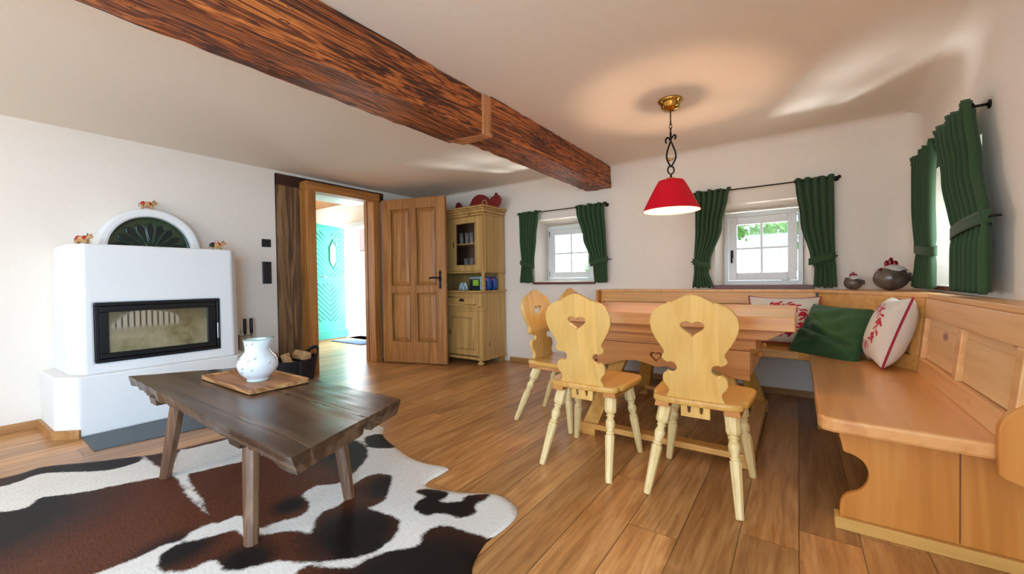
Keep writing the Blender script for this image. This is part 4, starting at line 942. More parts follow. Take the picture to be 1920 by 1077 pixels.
A0, A1 = (-1.70, 4.035), (.115, 4.02)
B0, B1 = (.118, 4.012), (.556, 3.14)
D0, D1 = (.558, 3.13), (.558, 1.90)
for nm, (p0, p1), st_, mt in (('back_panelling', (A0, A1), [0, .35, 1.0, 1.62, 1.815], 'bench_x'), ('corner_panelling', (B0, B1), [.03, .945], 'bench_x'), ('side_panelling', (D0, D1), [.03, .62, 1.20], 'bench_y')):
    fr, pn = MB(), MB(); panelled(fr, pn, p0, p1, S1, .868, .04, st_)
    fo = part(nm, fr, mt, be, bevel=.004, fixn=True); part('inset_panel', pn, 'bench_panel' if nm[0] == 's' else mt, fo, fixn=True)
part('seat_ledge', MB().hexa([(.535, 1.94, S1), (.56, 1.94, S1), (.56, 3.13, S1), (.535, 3.13, S1)], [(.552, 1.94, S1+.055), (.562, 1.94, S1+.055), (.562, 3.13, S1+.055), (.552, 3.13, S1+.055)]), 'bench_y', be)
part('top_ledge', MB().box(-1.72, .10, 4.045, YB-.002, .868, RZ).prism([(.10, 4.035), (.585, 3.16), (.585, 1.86), (XR-.002, 1.86), (XR-.002, YB-.002), (.10, YB-.002)], .868, RZ), 'bench_y', be, bevel=.004)
part('back_end_board', MB().box(-1.725, -1.702, 3.97, YB-.002, 0, .885), 'bench_z', be, bevel=.004)
part('bench_side_board', MB().box(-1.70, -1.66, 3.56, 4.03, 0, S0), 'bench_z', be, bevel=.004)
ep = [(.60, .404), (.134, .404), (.132, .365), (.140, .34), (.142, .31), (.160, .300), (.190, .288), (.210, .268), (.221, .235), (.217, .20), (.205, .172), (.185, .150), (.160, .138), (.142, .120), (.134, .09), (.13, .045), (.70, .045), (.70, .86), (.60, .86)]
part('end_panel', plate_mesh('ep', [[(.134, .044)]+[(.70, .044), (.70, .404), (.134, .404)]+cr([(.132, .365), (.140, .33), (.146, .305), (.175, .296), (.205, .275), (.221, .235), (.214, .19), (.19, .155), (.16, .138), (.140, .112), (.134, .08)], 5, False)], .026, .0015, T(0, 2.062+.013, 0)@XZ), 'bench_z', be)
part('board_joint', MB().box(.462, .466, 2.0605, 2.0625, .05, .40), plain('dark_joint', '#7a4a20', .7), be)
part('plinth_strip', MB().box(.118, .70, 2.040, 2.062, 0, .045).box(.118, .14, 2.062, 2.11, 0, .045), wood('plinth_pale_pine', '#e2b56c', '#d6a558', '#b98544', 'X', 10, .5), be, bevel=.003)
ckp = [(.70, .33), (.60, .335), (.545, .352), (.512, .368), (.508, .40), (.507, .50), (.512, .535), (.535, .575), (.58, .615), (.62, .66), (.645, .72), (.65, .80), (.65, .86), (.70, .86)]
part('end_cheek', plate_mesh('ck', [[(.70, .33)]+cr(ckp[1:13], 4, False)+[(.70, .86)]], .03, .004, T(0, 1.905, 0)@XZ), 'bench_z', be)
part('corner_support', MB().box(.10, .60, 3.30, 3.33, 0, S0), 'bench_z', be, bevel=.003)
part('seat_bracket', MB().box(.085, .135, 2.08, 2.3, .385, .405), 'bench_x', be)

# ------------------------------------------------------------------ dining table
dt = thing('dining_table', 'heavy pine dining table with thick top and heart-carved apron', 'table', (-.7, 3.0, 0))
part('tabletop', MB().box(-1.415, -.012, 2.50, 3.56, .715, .79), 'table', dt, bevel=.005)
for y0, y1 in ((2.56, 2.62), (3.44, 3.50)):
    cb = MB().hexa([(-1.25, y0, .657), (-.14, y0, .657), (-.14, y1, .657), (-1.25, y1, .657)], [(-1.36, y0, .715), (-.04, y0, .715), (-.04, y1, .715), (-1.36, y1, .715)])
    part('crossbeam', cb, 'tableside', dt, bevel=.002)
part('underframe', MB().box(-1.16, -.19, 2.60, 3.46, .60, .657), 'tableside', dt, bevel=.004)
def apron(y, s_):
    xs = [-1.13, -1.05, -.97, -.88, -.80, -.73, -.675]
    zs = [.415, .425, .452, .470, .458, .440, .452]
    bot = cr(list(zip(xs, zs)), 4, False); bot = bot+[(-1.35-x, z) for x, z in bot[::-1][1:]]
    return plate_mesh('apron', [[(-1.13, .6)]+bot+[(-.22, .6)], heart(-.735, .503, .072, .064)], .028, .002, T(0, y, 0)@XZ)
for y, s_ in ((2.625, 1), (3.42, -1)):
    ap = part('apron', apron(y, s_), 'tableside', dt)
    part('apron_groove_shade', MB().box(-1.13, -.22, y-.0165*s_-.002, y-.0165*s_+.002, .583, .59), 'sill' if False else plain('groove_shadow_wood', '#8a5226', .6), ap)  # thin dark strip, the groove's shadow is put into its colour
    part('heart_inlay', MB().xf(Matrix()) if False else plate_mesh('hi', [heart(-.735, .503, .052, .047)], .02, .002, T(0, y+.004*s_, 0)@XZ), 'tableside', ap)
part('apron_end', MB().box(-1.13, -1.10, 2.64, 3.40, .43, .60), 'tableside', dt, bevel=.003)
dw = part('drawer', MB().box(-.245, -.215, 2.66, 3.38, .44, .60), 'tableside', dt, bevel=.006)
for y in (2.80, 3.2): part('knob', MB().lathe([(.008, 0), (.008, .012), (.017, .02), (.019, .03), (.012, .038), (.002, .04)], 14, ax=((-.215, y, .54), (-.1, y, .54))), 'bench_z', dw)
def tleg(xb, xt, yb_, yt):
    w_ = .05; th = .03
    return MB().hexa([(xb-w_, yb_-th, .075), (xb+w_, yb_-th, .075), (xb+w_, yb_+th, .075), (xb-w_, yb_+th, .075)], [(xt-w_, yt-th, .47), (xt+w_, yt-th, .47), (xt+w_, yt+th, .47), (xt-w_, yt+th, .47)])
for xb, xt in ((-1.10, -.99), (-.25, -.36)):
    for yb_, yt in ((2.455, 2.695), (3.56, 3.35)): part('leg', tleg(xb, xt, yb_, yt), 'chair_seat' if xb else 'table', dt, bevel=.004)
for a in ((-1.175, -.185, 2.405, 2.49), (-1.175, -.185, 3.52, 3.60)): part('foot_rail', MB().box(*a, .042, .075), 'bench_x', dt, bevel=.004)
for a in ((-1.17, -1.09), (-.27, -.19)): part('foot_rail', MB().box(*a, 2.49, 3.52, .042, .075), 'bench_y', dt, bevel=.004)
for x in (-1.12, -.24):
    for y in (2.45, 3.56): part('foot_block', MB().box(x-.055, x+.055, y-.04, y+.035, 0, .042), 'bench_x', dt, bevel=.004)

# ------------------------------------------------------------------ chairs
def chair_back():
    u = .00101; zu = .00107
    H = [(515, 128), (500, 120), (482, 111), (466, 115), (450, 130), (436, 137), (418, 137), (404, 131), (395, 121), (390, 115)]
    right = [(hw*u, (515-y)*zu) for y, hw in H]
    # round notch open to the side
    cxn, czn, rn = 98*u, (515-371)*zu, 25*u
    for k in range(13):
        a = -PI*.27-(2*PI-PI*.54)*k/12
        right.append((cxn+rn*math.cos(a), czn+rn*math.sin(a)))
    H2 = [(352, 115), (347, 121), (342, 130), (334, 138), (322, 137), (312, 127), (300, 127), (285, 136), (262, 153), (235, 168), (205, 180), (175, 184), (145, 178), (118, 160), (100, 135), (89, 108), (84, 98), (88, 90), (84, 82), (74, 66), (62, 42), (54, 20), (52, 0)]
    right += [(hw*u, (515-y)*zu) for y, hw in H2]
    left = [(-x, z) for x, z in right[::-1][1:]]
    return right+left
def octleg(a, b):
    A, B = Vector(a), Vector(b); L = (B-A).length
    pr = [(.026, 0), (.031, .012), (.031, .19), (.024, .215), (.0165, .225), (.0215, .238), (.0215, .25), (.0165, .262), (.0175, .28), (.0245, .32), (.0235, .36), (.017, .41), (.0165, .43), (.0215, .44), (.0215, .452), (.018, .462), (.025, .475), (.024, .52), (.0165, .985), (.015, 1.0)]
    return MB().lathe([(r, t*L) for r, t in pr], 16, ax=(a, b), smooth=False, oct=(0, 1, 2, 3, 16, 17, 18, 19))
def make_chair(label):
    t = thing('dining_chair', label, 'chair', (0, 0, 0), 'heart-back dining chairs')
    half = [(0, -.135), (.10, -.134), (.165, -.122), (.188, -.105), (.192, -.088), (.184, -.072), (.190, -.060), (.204, -.045), (.212, 0), (.218, .09), (.222, .17), (.216, .215), (.192, .25), (.13, .268), (0, .275)]
    seat = cr(half, 3, False); seat = seat+[(-x, y) for x, y in seat[::-1][1:-1]]
    part('seat', plate_mesh('seat', [seat], .03, .006, T(0, 0, .427)), 'chair_seat', t, world=False)
    for s_ in (-1, 1): part('seat_batten', MB().hexa([(s_*.15-.035, -.11, .385), (s_*.15+.035, -.11, .385), (s_*.15+.035, .235, .385), (s_*.15-.035, .235, .385)], [(s_*.15-.028, -.11, .413), (s_*.15+.028, -.11, .413), (s_*.15+.028, .235, .413), (s_*.15-.028, .235, .413)]), 'tableside', t, world=False, bevel=.002)
    m = T(0, -.108, .436)@Matrix.Rotation(.15, 4, 'X')@XZ
    part('backrest', plate_mesh('back', [chair_back(), heart(-.0, .338, .10, .072)], .024, .004, m), 'chair', t, world=False)
    tn = [(-.062, -.055), (.062, -.055), (.062, .0), (-.062, .0)]
    part('back_tenon', plate_mesh('tn', [tn, [(-.034, -.006), (-.018, -.006), (-.020, -.03), (-.026, -.037), (-.032, -.03)], [(.018, -.006), (.034, -.006), (.032, -.03), (.026, -.037), (.020, -.03)]], .022, .002, T(0, -.105, .412)@XZ), 'chair', t, world=False)
    for sx in (-1, 1):
        part('leg', octleg((sx*.142, -.062, .388), (sx*.190, -.223, 0)), 'leg', t, world=False)
        part('leg', octleg((sx*.150, .175, .388), (sx*.202, .225, 0)), 'leg', t, world=False)
    return t
def copy_tree(o, parent=None):
    c_ = o.copy(); C.objects.link(c_); c_.parent = parent
    for k in list(o.children): copy_tree(k, c_)
    return c_
c0 = make_chair('heart-back pine chair nearest the camera, in front of right table half')
c0.location = (-.388, 2.112, 0)
for loc, rz, lb in (((-.950, 2.105, 0), .0, 'heart-back pine chair in front of the left half of table'),
                    ((-1.43, 2.575, 0), -PI/2-.03, 'heart-back pine chair at the left table end, nearer of two'),
                    ((-1.45, 3.19, 0), -PI/2, 'far heart-back pine chair mostly hidden at the left table end')):
    c_ = copy_tree(c0); c_.location = loc; c_.rotation_euler = (0, 0, rz); c_['label'] = lb

# ------------------------------------------------------------------ cushions
def motif_shapes():
    sh = []
    for k in range(34):
        a = 2*PI*k/34; r = .60+(.10 if k % 2 else -.10); ta = a+PI/2+(.75 if k % 2 else -.75)
        sh.append((r*math.cos(a), r*math.sin(a), .095, .036, ta))
    for k in range(60):
        a = 2*PI*k/60; sh.append((.60*math.cos(a), .60*math.sin(a), .05, .016, a+PI/2))
    for k in range(8):
        a = 2*PI*(k+.4)/8; cx_, cy_ = .60*math.cos(a), .60*math.sin(a)
        for q in range(5): b = 2*PI*q/5; sh.append((cx_+.055*math.cos(b), cy_+.055*math.sin(b), .06, .045, b))
    return sh
def motif_at(sh, a, b):
    best = 0
    for x, y, l, w_, t in sh:
        dx, dy = a-x, b-y
        if abs(dx) > .12 or abs(dy) > .12: continue
        u, v = dx*math.cos(t)+dy*math.sin(t), -dx*math.sin(t)+dy*math.cos(t); d = 1-math.hypot(u/l, v/w_)*.5
        best = max(best, d)
    return max(0, best)
def cushion(name, label, W, H, D, m, mat, motif=None, piping=None, crease=0, group=None, sag=0., seed=0):
    rnd = random.Random(seed); t = thing(name, label, 'cushion', tuple(m.translation), group); t.location = m.translation
    N = 96 if motif else 48; mb = MB(); vals = []; shapes = motif_shapes() if motif else None
    for side in (1, -1):
        vs = []
        for j in range(N+1):
            for i in range(N+1):
                a, b = i/N*2-1, j/N*2-1
                ex, ey = 1-abs(a)**2.6, 1-abs(b)**2.6
                px = a*W/2*(1-.11*(1-abs(b)**2)*abs(a)**3); py = b*H/2*(1-.11*(1-abs(a)**2)*abs(b)**3)
                th = D/2*(max(ex, 0)*max(ey, 0))**.5
                w__ = max(0, ex*ey)*crease
                th += w__*(-1.3*math.exp(-((b+.22+.30*a)/.07)**2)+.8*math.exp(-((b+.40+.30*a)/.10)**2)-.9*math.exp(-((b-.05+.55*a)/.05)**2)*max(0, -a+.3)-.7*math.exp(-((b+.5-.4*a)/.06)**2)+.45*math.sin(6*a+4*b+seed)+.3*math.sin(11*b-5*a))
                py2 = py; pz = side*th
                # slump
                pz += sag*(-(b)**2)
                vs.append((px, py2, pz))
                mo = motif_at(shapes, a, b) if (motif and side > 0) else 0
                vals.append(mo)
        mb.add(vs, [((j*(N+1)+i, j*(N+1)+i+1, (j+1)*(N+1)+i+1, (j+1)*(N+1)+i) if side > 0 else (j*(N+1)+i, (j+1)*(N+1)+i, (j+1)*(N+1)+i+1, j*(N+1)+i+1)) for j in range(N) for i in range(N)], True)
    R = m.to_3x3().to_4x4(); mb.xf(R)
    me = mb.mesh('cushion_cover')
    if motif:
        at = me.attributes.new('motif', 'FLOAT', 'POINT'); at.data.foreach_set('value', vals)
    part('cushion_cover', me, mat, t, world=False)
    if piping:
        P = []
        for k in range(4):
            for q in range(20):
                s_ = q/20*2-1; a, b = [(s_, -1), (1, s_), (-s_, 1), (-1, -s_)][k]
                px = a*W/2*(1-.11*(1-abs(b)**2)*abs(a)**3); py = b*H/2*(1-.11*(1-abs(a)**2)*abs(b)**3)
                P.append(tuple(R@Vector((px, py, sag*(-(b)**2)))))
        part('piping', MB().tube(P, .006, 8, True), piping, t, world=False)
    return t
def frame(c_, xdir, ydir):
    x = Vector(xdir).normalized(); y = Vector(ydir); y = (y-x*y.dot(x)).normalized(); z = x.cross(y)
    m = Matrix((x, y, z)).transposed().to_4x4(); m.translation = Vector(c_); return m
cushion('patterned_cushion', 'white cushion with red floral wreath lying behind the table corner', .48, .40, .12, frame((-.10, 3.83, .655), (1, -.02, 0), (0, .38, .9)), 'cushion', True, 'piping', seed=1, group='red floral cushions')
cushion('green_cushion', 'plain dark green cushion slumped flat in the bench corner', .50, .44, .16, frame((.19, 3.54, .605), (.72, -.66, -.02), (.36, .28, .66)), 'green2', None, None, crease=.032, seed=3)
cushion('patterned_cushion', 'cream floral cushion with crimson piping standing on the side bench', .32, .42, .185, frame((.435, 3.22, .672), (.08, -.99, 0), (.30, .08, .95)), 'cushion', True, 'piping', seed=5, group='red floral cushions')

# ------------------------------------------------------------------ ceramic hens
def hen(x, y, z, s_, rz, label):
    t = thing('ceramic_hen', label, 'figurine', (x, y, z), 'round ceramic hens', rz)
    part('body', MB().ball((0, 0, .075*s_), (.085*s_, .08*s_, .075*s_), 24, 16), 'hengrey', t, world=False)
    def cap_(u, v):
        a = 2*PI*u; ph = .95*v; r = 1.012; j = 1+.06*math.sin(a*7)*v
        return (.085*s_*r*math.sin(ph*j)*math.cos(a)+.01*s_, .08*s_*r*math.sin(ph*j)*math.sin(a), .075*s_+.078*s_*r*math.cos(ph*j)+.006*s_*(1-v))
    part('head', MB().grid(36, 8, cap_), 'henwhite', t, world=False)
    cm = MB()
    for k, (dx_, h_) in enumerate(((-.02, .022), (.0, .034), (.022, .02))): cm.ball((dx_*s_-.0, 0, (.155+h_*.4)*s_), (.014*s_, .007*s_, h_*s_), 10, 8)
    part('comb', cm, 'henred', t, world=False)
    part('beak', MB().lathe([(.010*s_, 0), (.001, .024*s_)], 10, ax=((-.055*s_, -.02*s_, .13*s_), (-.09*s_, -.03*s_, .125*s_))), 'henred', t, world=False)
    tlm = MB()
    for k in range(3): tlm.ball((.088*s_, 0, (.065+.017*k)*s_), (.016*s_, .008*s_, .010*s_), 8, 6)
    part('tail', tlm, 'hengrey', t, world=False)
    return t
hen(.335, 3.96, RZ, .66, -.15, 'small grey ceramic hen with red comb on bench ledge')
hen(.522, 3.80, RZ, 1.12, .25, 'large grey-brown ceramic hen on corner ledge by the curtain')

# ------------------------------------------------------------------ cowhide rug
def rug():
    OUT = [(-2.0, -.35), (-2.6, -.25), (-3.0, -.2), (-3.35, -.05), (-3.42, .1), (-3.40, .24), (-3.42, .34), (-3.28, .5), (-3.18, .64), (-3.11, .73), (-3.08, .83), (-3.06, .95), (-3.04, 1.08), (-2.95, 1.2), (-2.83, 1.35), (-2.68, 1.51), (-2.55, 1.64), (-2.45, 1.75), (-2.33, 1.76), (-2.2, 1.66), (-2.0, 1.59), (-1.74, 1.53), (-1.54, 1.565), (-1.51, 1.51), (-1.51, 1.40), (-1.46, 1.36), (-1.29, 1.42), (-1.16, 1.49), (-1.05, 1.475), (-.985, 1.42), (-.965, 1.34), (-.97, 1.24), (-.98, 1.21), (-.94, 1.08), (-.90, 1.02), (-.86, .93), (-.82, .78), (-.80, .62), (-.76, .45), (-.95, .3), (-1.2, .2), (-1.5, -.1)]
    PA = dict(
        A=[(-2.91, 0.13), (-2.84, 0.22), (-2.91, 0.28), (-2.8, 0.42), (-2.69, 0.67), (-2.58, 0.7), (-2.33, 0.67), (-2.02, 0.66), (-2.0, 0.62), (-1.98, 0.56), (-1.95, 0.53), (-1.98, 0.49), (-1.97, 0.39), (-1.98, 0.32), (-2.0, 0.21), (-2.15, 0.06), (-2.5, -.15), (-2.9, -.1), (-3.1, .0)],
        B=[(-2.58, 0.74), (-2.58, 0.82), (-2.53, 1.02), (-2.52, 1.16), (-2.38, 1.29), (-2.43, 1.41), (-2.35, 1.49), (-2.15, 1.49), (-1.98, 1.38), (-1.88, 1.22), (-1.86, 1.13), (-1.92, 1.06), (-1.89, 0.97), (-1.81, 0.96), (-1.73, 0.89), (-1.77, 0.81), (-1.79, 0.74), (-1.96, 0.74), (-1.99, 0.65), (-2.22, 0.69)],
        R=[(-3.6, .05), (-3.5, .34), (-3.34, .5), (-3.22, .66), (-3.06, 0.67), (-3.02, 0.61), (-3.03, 0.53), (-3.1, 0.47), (-3.28, 0.32), (-3.25, 0.17)],
        R2=[(-3.16, 0.70), (-3.14, 0.83), (-3.12, 0.95), (-3.1, 1.09), (-2.98, 1.07), (-3.01, 0.88), (-3.04, 0.84), (-2.86, 0.76), (-2.81, 0.7), (-2.91, 0.69)],
        R3=[(-3.01, 1.13), (-2.94, 1.22), (-2.82, 1.14), (-2.88, 1.1)],
        C=[(-1.72, 1.33), (-1.64, 1.28), (-1.53, 1.15), (-1.54, 1.08), (-1.37, 1.1), (-1.29, 1.02), (-1.28, 0.9), (-1.35, 0.81), (-1.43, 0.74), (-1.51, 0.7), (-1.56, 0.64), (-1.59, 0.59), (-1.63, 0.56), (-1.72, 0.56), (-1.73, 0.49), (-1.79, 0.44), (-1.89, 0.45), (-1.94, 0.51), (-1.9, 0.58), (-1.86, 0.68), (-1.78, 0.69), (-1.65, 0.81), (-1.58, 0.83), (-1.6, 0.86), (-1.68, 0.94), (-1.68, 1.05), (-1.77, 1.13), (-1.8, 1.26)],
        D=[(-2.26, 1.57), (-2.2, 1.69), (-2.0, 1.61), (-2.01, 1.54), (-2.12, 1.49)],
        E=[(-1.48, 1.29), (-1.44, 1.35), (-1.34, 1.37), (-1.32, 1.33), (-1.33, 1.29), (-1.24, 1.34), (-1.25, 1.4), (-1.17, 1.47), (-1.16, 1.42), (-1.17, 1.36), (-1.13, 1.31), (-1.16, 1.25), (-1.25, 1.23), (-1.28, 1.18), (-1.36, 1.18), (-1.4, 1.23), (-1.4, 1.28)],
        F=[(-1.41, 0.71), (-1.36, 0.76), (-1.27, 0.82), (-1.27, 0.86), (-1.24, 0.94), (-1.17, 1.03), (-1.21, 1.1), (-1.17, 1.18), (-1.09, 1.19), (-1.0, 1.21), (-0.92, 1.21), (-0.88, 1.08), (-0.84, 1.04), (-0.8, 0.93), (-.75, .5), (-1.0, .4), (-1.29, 0.55)])
    BLK = [(-2.95, .3, .26), (-2.75, .1, .42), (-2.2, 1.42, .24), (-2.0, 1.36, .16), (-1.45, .95, .22), (-1.62, 1.25, .14), (-1.33, .9, .15), (-1.9, .5, .14), (-1.62, .62, .12), (-1.0, .9, .4), (-1.3, 1.27, .25), (-2.15, 1.6, .25), (-3.2, .45, .4), (-1.86, .9, .08)]
    polys = [cr(p, 4) for p in PA.values()]; out = cr(OUT, 4)
    def sdf(poly, x, y):
        best = 1e9; ins = False; n = len(poly)
        for i in range(n):
            x1, y1 = poly[i]; x2, y2 = poly[(i+1) % n]
            if (y1 > y) != (y2 > y) and x < (x2-x1)*(y-y1)/(y2-y1)+x1: ins = not ins
            dx_, dy_ = x2-x1, y2-y1; L2 = dx_*dx_+dy_*dy_ or 1e-9; t = max(0, min(1, ((x-x1)*dx_+(y-y1)*dy_)/L2))
            dd = (x1+t*dx_-x)**2+(y1+t*dy_-y)**2
            if dd < best: best = dd
        return math.sqrt(best)*(1 if ins else -1)
    st_ = .022; x0, y0 = -3.6, -.5; nx, ny = int(2.95/st_), int(2.35/st_); idx = {}; vs = []; pat = []; blk = []
    cell = {}
    for j in range(ny+1):
        for i in range(nx+1):
            x, y = x0+i*st_, y0+j*st_; s_ = sdf(out, x, y)
            if s_ < -.02: continue
            if s_ < 0:   # pull the rim vertex onto the outline
                bx_, by_ = None, None; best = 1e9
                for k in range(len(out)):
                    d_ = (out[k][0]-x)**2+(out[k][1]-y)**2
                    if d_ < best: best = d_; bx_, by_ = out[k]
                nxp = [(bx_, by_)]
            e_ = max(0, min(1, (s_+.0)/.03)); z = .005+.006*e_+.003*math.sin(x*9+y*4)*math.sin(y*11-x*3)*e_
            idx[(i, j)] = len(vs)
            if s_ < 0: px, py = x, y; vs.append((px, py, .004))
            else: vs.append((x, y, z))
            pv = max(sdf(p, x, y) for p in polys); pat.append(pv)
            b_ = max(1-math.hypot(x-cx_, y-cy_)/r_ for cx_, cy_, r_ in BLK); blk.append(max(0, min(1, .35+b_*1.3)) if b_ > -.35 else 0.)
    fs = [(idx[(i, j)], idx[(i+1, j)], idx[(i+1, j+1)], idx[(i, j+1)]) for (i, j) in idx if (i+1, j) in idx and (i+1, j+1) in idx and (i, j+1) in idx]
    # smooth the rim: project boundary vertices onto the outline
    cnt = {}
    for f in fs:
        for a in range(4):
            e_ = tuple(sorted((f[a], f[(a+1) % 4]))); cnt[e_] = cnt.get(e_, 0)+1
    bd = set(v for e_, c_ in cnt.items() if c_ == 1 for v in e_)
    for v in bd:
        x, y, z = vs[v]; best = 1e9
        for k in range(len(out)):
            x1, y1 = out[k]; x2, y2 = out[(k+1) % len(out)]; dx_, dy_ = x2-x1, y2-y1; L2 = dx_*dx_+dy_*dy_ or 1e-9
            t = max(0, min(1, ((x-x1)*dx_+(y-y1)*dy_)/L2)); qx, qy = x1+t*dx_, y1+t*dy_; dd = (qx-x)**2+(qy-y)**2
            if dd < best: best = dd; q = (qx, qy)
        vs[v] = (q[0], q[1], .004)
    me = bpy.data.meshes.new('cowhide_rug'); me.from_pydata(vs, [], fs); me.polygons.foreach_set('use_smooth', [True]*len(fs))
    at = me.attributes.new('patch', 'FLOAT', 'POINT'); at.data.foreach_set('value', pat)
    at = me.attributes.new('black', 'FLOAT', 'POINT'); at.data.foreach_set('value', blk)
    o = part('cowhide_rug', me, 'hide'); md = o.modifiers.new('s', 'SOLIDIFY'); md.thickness = .003; md.offset = -1
    tag(o, 'white, brown and black cowhide rug spread under the coffee table', 'rug')
rug()

# ------------------------------------------------------------------ coffee table
cf = thing('coffee_table', 'low rustic dark slab coffee table standing on the cowhide rug', 'table', (-2.2, .9, 0))
cor = [(-3.272, .664), (-1.283, .626), (-1.50, 1.232), (-2.93, 1.205)]
ZT = .46; th = .058
def slab(pts, z0, z1, amp, nx, ny, seed):
    rnd = random.Random(seed); A, B, Cc, D = [Vector(p) for p in pts]; mb = MB()
    def P(u, v): return (A*(1-u)+B*u)*(1-v)+(D*(1-u)+Cc*u)*v
    jit = [[rnd.uniform(-1, 1) for _ in range(nx+1)] for _ in range(4)]
    def top(u, v):
        p = P(u, v); i = int(round(u*nx)); e_ = 0
        if v < 1e-6: e_ = jit[0][i]*amp
        if v > 1-1e-6: e_ = jit[1][i]*amp
        return (p.x, p.y+e_, z1+.0012*math.sin(u*31+v*5)*math.sin(v*14))
    def bot(u, v):
        q = top(u, v); i = int(round(u*nx)); ins = .014*(1 if v < .01 else -1 if v > .99 else 0)
        return (q[0], q[1]+ins*(1+jit[2][i]*.5), z0+.004*math.sin(u*17))
    mb.grid(nx, ny, top, True); mb.grid(nx, ny, bot, True)
    for v in (0, 1): mb.grid(nx, 1, lambda u, s_: tuple(Vector(top(u, v))*(1-s_)+Vector(bot(u, v))*s_), True)
    for u in (0, 1): mb.grid(ny, 1, lambda v, s_: tuple(Vector(top(u, v))*(1-s_)+Vector(bot(u, v))*s_), True)
    return mb
A_, B_, C_, D_ = [Vector(p) for p in cor]
split = .60
m0 = A_.lerp(D_, split); m1 = B_.lerp(C_, split)
part('slab_plank', slab([A_, B_, m1-Vector((0, .002)), m0-Vector((0, .002))], ZT-th, ZT, .004, 60, 8, 5), 'slab', cf, fixn=True)
part('slab_plank', slab([m0+Vector((0, .002)), m1+Vector((0, .002)), C_, D_], ZT-th+.003, ZT-.001, .003, 60, 6, 6), 'slab', cf, fixn=True)
for x in (-2.80, -1.80):
    part('cross_batten', MB().hexa([(x-.045, .665, ZT-th-.035), (x+.045, .665, ZT-th-.035), (x+.045, 1.16, ZT-th-.035), (x-.045, 1.16, ZT-th-.035)], [(x-.06, .66, ZT-th+.002), (x+.06, .66, ZT-th+.002), (x+.06, 1.17, ZT-th+.002), (x-.06, 1.17, ZT-th+.002)]), 'slab', cf, bevel=.003)
for (tx, ty), (bx_, by_) in (((-2.62, .72), (-2.672, .672)), ((-1.78, .72), (-1.707, .68)), ((-1.80, 1.09), (-1.70, 1.09)), ((-2.62, 1.10), (-2.68, 1.13))):
    part('leg', MB().lathe([(.030, 0), (.032, .3), (.027, .4), (.024, 1.0)] and [(.033, 0), (.032, .12), (.028, .3), (.025, .42)], 8, ax=((tx, ty, ZT-th-.01), (bx_, by_, .0)), smooth=False), 'slableg', cf, bevel=.002)
for o in cf.children:
    if o.name.startswith('leg'): pass
# tray and jug
ty_ = thing('wooden_tray', 'square-cornered wooden tray with bark edge on the coffee table', 'tray', (-2.48, 1.02, ZT))
def rr(x0, x1, y0, y1, r): return [(x1-r+r*math.cos(a), y1-r+r*math.sin(a)) for a in [PI/2*k/4 for k in range(5)]]+[(x0+r-r*math.sin(a), y1-r+r*math.cos(a)) for a in [PI/2*k/4 for k in range(5)]]+[(x0+r-r*math.cos(a), y0+r-r*math.sin(a)) for a in [PI/2*k/4 for k in range(5)]]+[(x1-r+r*math.sin(a), y0+r-r*math.cos(a)) for a in [PI/2*k/4 for k in range(5)]]
tx0, tx1, ty0, ty1 = -2.79, -2.165, .872, 1.172
part('tray_base', MB().prism(rr(tx0+.01, tx1-.01, ty0+.01, ty1-.01, .02), ZT+.002, ZT+.012), 'tray', ty_)
rimm = []
o1 = rr(tx0, tx1, ty0, ty1, .022); i1 = rr(tx0+.016, tx1-.016, ty0+.016, ty1-.016, .012); n = len(o1)
trm = MB(); ja = [random.uniform(-.002, .002) for _ in range(n)]
trm.add([(x, y, ZT+.003) for x, y in o1]+[(x*1, y, ZT+.026+ja[k]) for k, (x, y) in enumerate(o1)]+[(x, y, ZT+.026+ja[k]) for k, (x, y) in enumerate(i1)]+[(x, y, ZT+.011) for x, y in i1],
        [(i+a*n, (i+1) % n+a*n, (i+1) % n+((a+1) % 4)*n, i+((a+1) % 4)*n) for i in range(n) for a in range(4)])
part('bark_rim', trm, 'traytim', ty_, bevel=.003, fixn=True)
JX, JY, JZ = -2.425, 1.02, ZT+.012
jg = thing('ceramic_jug', 'white ceramic jug with tiny painted flowers standing on the tray', 'jug', (JX, JY, JZ))
jp = [(.052, 0), (.055, .004), (.052, .010), (.060, .020), (.083, .045), (.096, .075), (.097, .10), (.085, .13), (.068, .15), (.060, .165), (.059, .18), (.062, .205), (.066, .225)]
dirx, diry = math.cos(.55), math.sin(.55)
def jf(r, z, a):
    k = max(0, z-.17)/.055; sp_d = math.cos(a-.62); add = max(0, sp_d)**6*.020*k
    return ((r+add)*math.cos(a), (r+add)*math.sin(a), z+(max(0, sp_d)**6*.012*k))
jm = MB(); S_ = 48; pr = cr(jp, 3, False)
jm.grid(S_, len(pr)-1, lambda u, v: jf(*pr[int(round(v*(len(pr)-1)))], 2*PI*u))
inn = [(max(.01, r-.004), z) for r, z in pr[::-1]]; inn = inn[:-8]+[(.04, .012), (.0, .010)]
jm.grid(S_, len(inn)-1, lambda u, v: jf(*inn[int(round(v*(len(inn)-1)))], 2*PI*u))
jm.add([(.052*math.cos(2*PI*k/24), .052*math.sin(2*PI*k/24), 0) for k in range(24)], [tuple(range(24))])
part('jug_body', jm, 'ceramic', jg, world=False)
part('painted_rim', MB().tube([jf(.066, .225, 2*PI*k/48) for k in range(48)], .0022, 6, True), 'greenrim', jg, world=False)
part('painted_foot_ring', MB().tube([(.0535*math.cos(2*PI*k/32), .0535*math.sin(2*PI*k/32), .004) for k in range(32)], .0022, 6, True), 'greenrim', jg, world=False)
fl = MB(); fr_ = MB(); rnd = random.Random(4)
def surf(a, z):
    for (r0, z0), (r1, z1) in zip(pr[:-1], pr[1:]):
        if z0 <= z <= z1: r = r0+(r1-r0)*(z-z0)/(z1-z0+1e-9); break
    return jf(r, z, a)
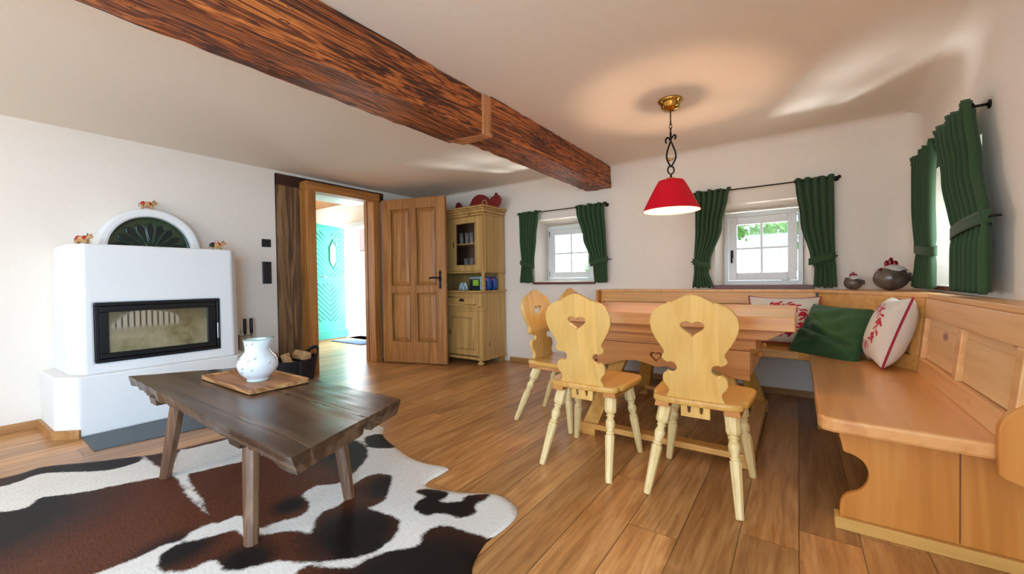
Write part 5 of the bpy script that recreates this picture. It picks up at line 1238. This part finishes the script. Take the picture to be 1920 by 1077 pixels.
for a, z in [(-1.9, .205), (-1.35, .20), (-.8, .205), (-2.1, .125), (-1.6, .125), (-.9, .12), (-.55, .13), (-2.3, .085), (-1.2, .08), (-1.75, .05), (-1.35, .055), (-.7, .07), (-2.8, .11), (.2, .1), (1.2, .12), (2.2, .09), (3., .2)]:
    x, y, zz = surf(a, z); fl.ball((x, y, zz), (.0035, .0035, .0025), 8, 6)
    x, y, zz = surf(a+.07, z+.006); fr_.ball((x, y, zz), .0022, 8, 6)
part('painted_flower', fl, 'flower', jg, world=False); part('painted_blossom', fr_, 'flower_red', jg, world=False)

# ------------------------------------------------------------------ outside
gnd = part('ground', MB().box(-30, 30, 4.5, 40, -.2, -.12).box(-30, -8.6, -20, 4.5, -.2, -.12).box(1.2, 30, -20, 4.5, -.2, -.12).box(-30, 30, -40, -2.8, -.2, -.12), 'concrete'); gnd['kind'] = 'structure'; 
def tree(x, y, h, r, n, seed, label, name='garden_tree', leafs=.09):
    rnd = random.Random(seed); t = thing(name, label, 'tree' if h > 1.4 else 'shrub', (x, y, -.12), 'garden greenery outside')
    part('trunk', MB().tube([(x, y, -.12), (x+.03, y, h*.4), (x-.02, y, h*.75)], [.08*r, .06*r, .03*r], 8), 'bark', t)
    mb = MB()
    for _ in range(n):
        while True:
            p = Vector((rnd.uniform(-1, 1), rnd.uniform(-1, 1), rnd.uniform(-1, 1)))
            if .35 < p.length < 1: break
        c_ = Vector((x+p.x*r, y+p.y*r, h*.72+p.z*h*.32)); u = Vector((rnd.gauss(0, 1), rnd.gauss(0, 1), rnd.gauss(0, 1))).normalized(); w_ = u.orthogonal().normalized(); s_ = leafs*rnd.uniform(.6, 1.3)
        mb.add([tuple(c_-u*s_), tuple(c_+w_*s_*.5), tuple(c_+u*s_), tuple(c_-w_*s_*.5)], [(0, 1, 2, 3)])
    part('foliage', mb, 'leaf', t)
tree(-.2, 8.6, 3.6, 1.15, 2600, 1, 'leafy green tree seen through the right small window')
tree(-7.2, 7.1, .75, .35, 500, 2, 'low green shrub outside the open entrance door', 'garden_shrub', .05)
tree(-3.6, 9.2, 1.7, .6, 700, 3, 'small pale tree seen low through the left small window')
tree(3.6, 4.4, 2.6, 1.0, 1500, 4, 'green tree outside the right wall window')
nb_ = thing('neighbour_house', 'pale neighbouring house with brown roof seen faintly outside', 'building', (-16, 14, 0))
part('wall', MB().box(-20, -13.5, 12, 17, -.12, 2.6), 'farwall', nb_)
part('roof', MB().add([(-20.4, 11.6, 2.5), (-13.1, 11.6, 2.5), (-13.1, 17.4, 2.5), (-20.4, 17.4, 2.5), (-20.4, 14.5, 4.6), (-13.1, 14.5, 4.6)], [(0, 1, 5, 4), (2, 3, 4, 5), (0, 4, 3), (1, 2, 5), (0, 3, 2, 1)]), 'farroof', nb_)

# unseen ceiling lamp, added behind the camera for a warm glow
sl = thing('added_ceiling_lamp', 'unseen round cream ceiling lamp added over the sitting area for warm light', 'lamp', (-2.6, -1.3, CZ))
part('lamp_shade', MB().lathe([(.16, CZ-.09), (.17, CZ-.08), (.17, CZ-.01), (.16, CZ-.001)], 32, (-2.6, -1.3, 0)), 'shadein', sl)
light('sitting_area_light', 'POINT', (-2.6, -1.3, CZ-.2), 17, (1, .70, .42), radius=.14)
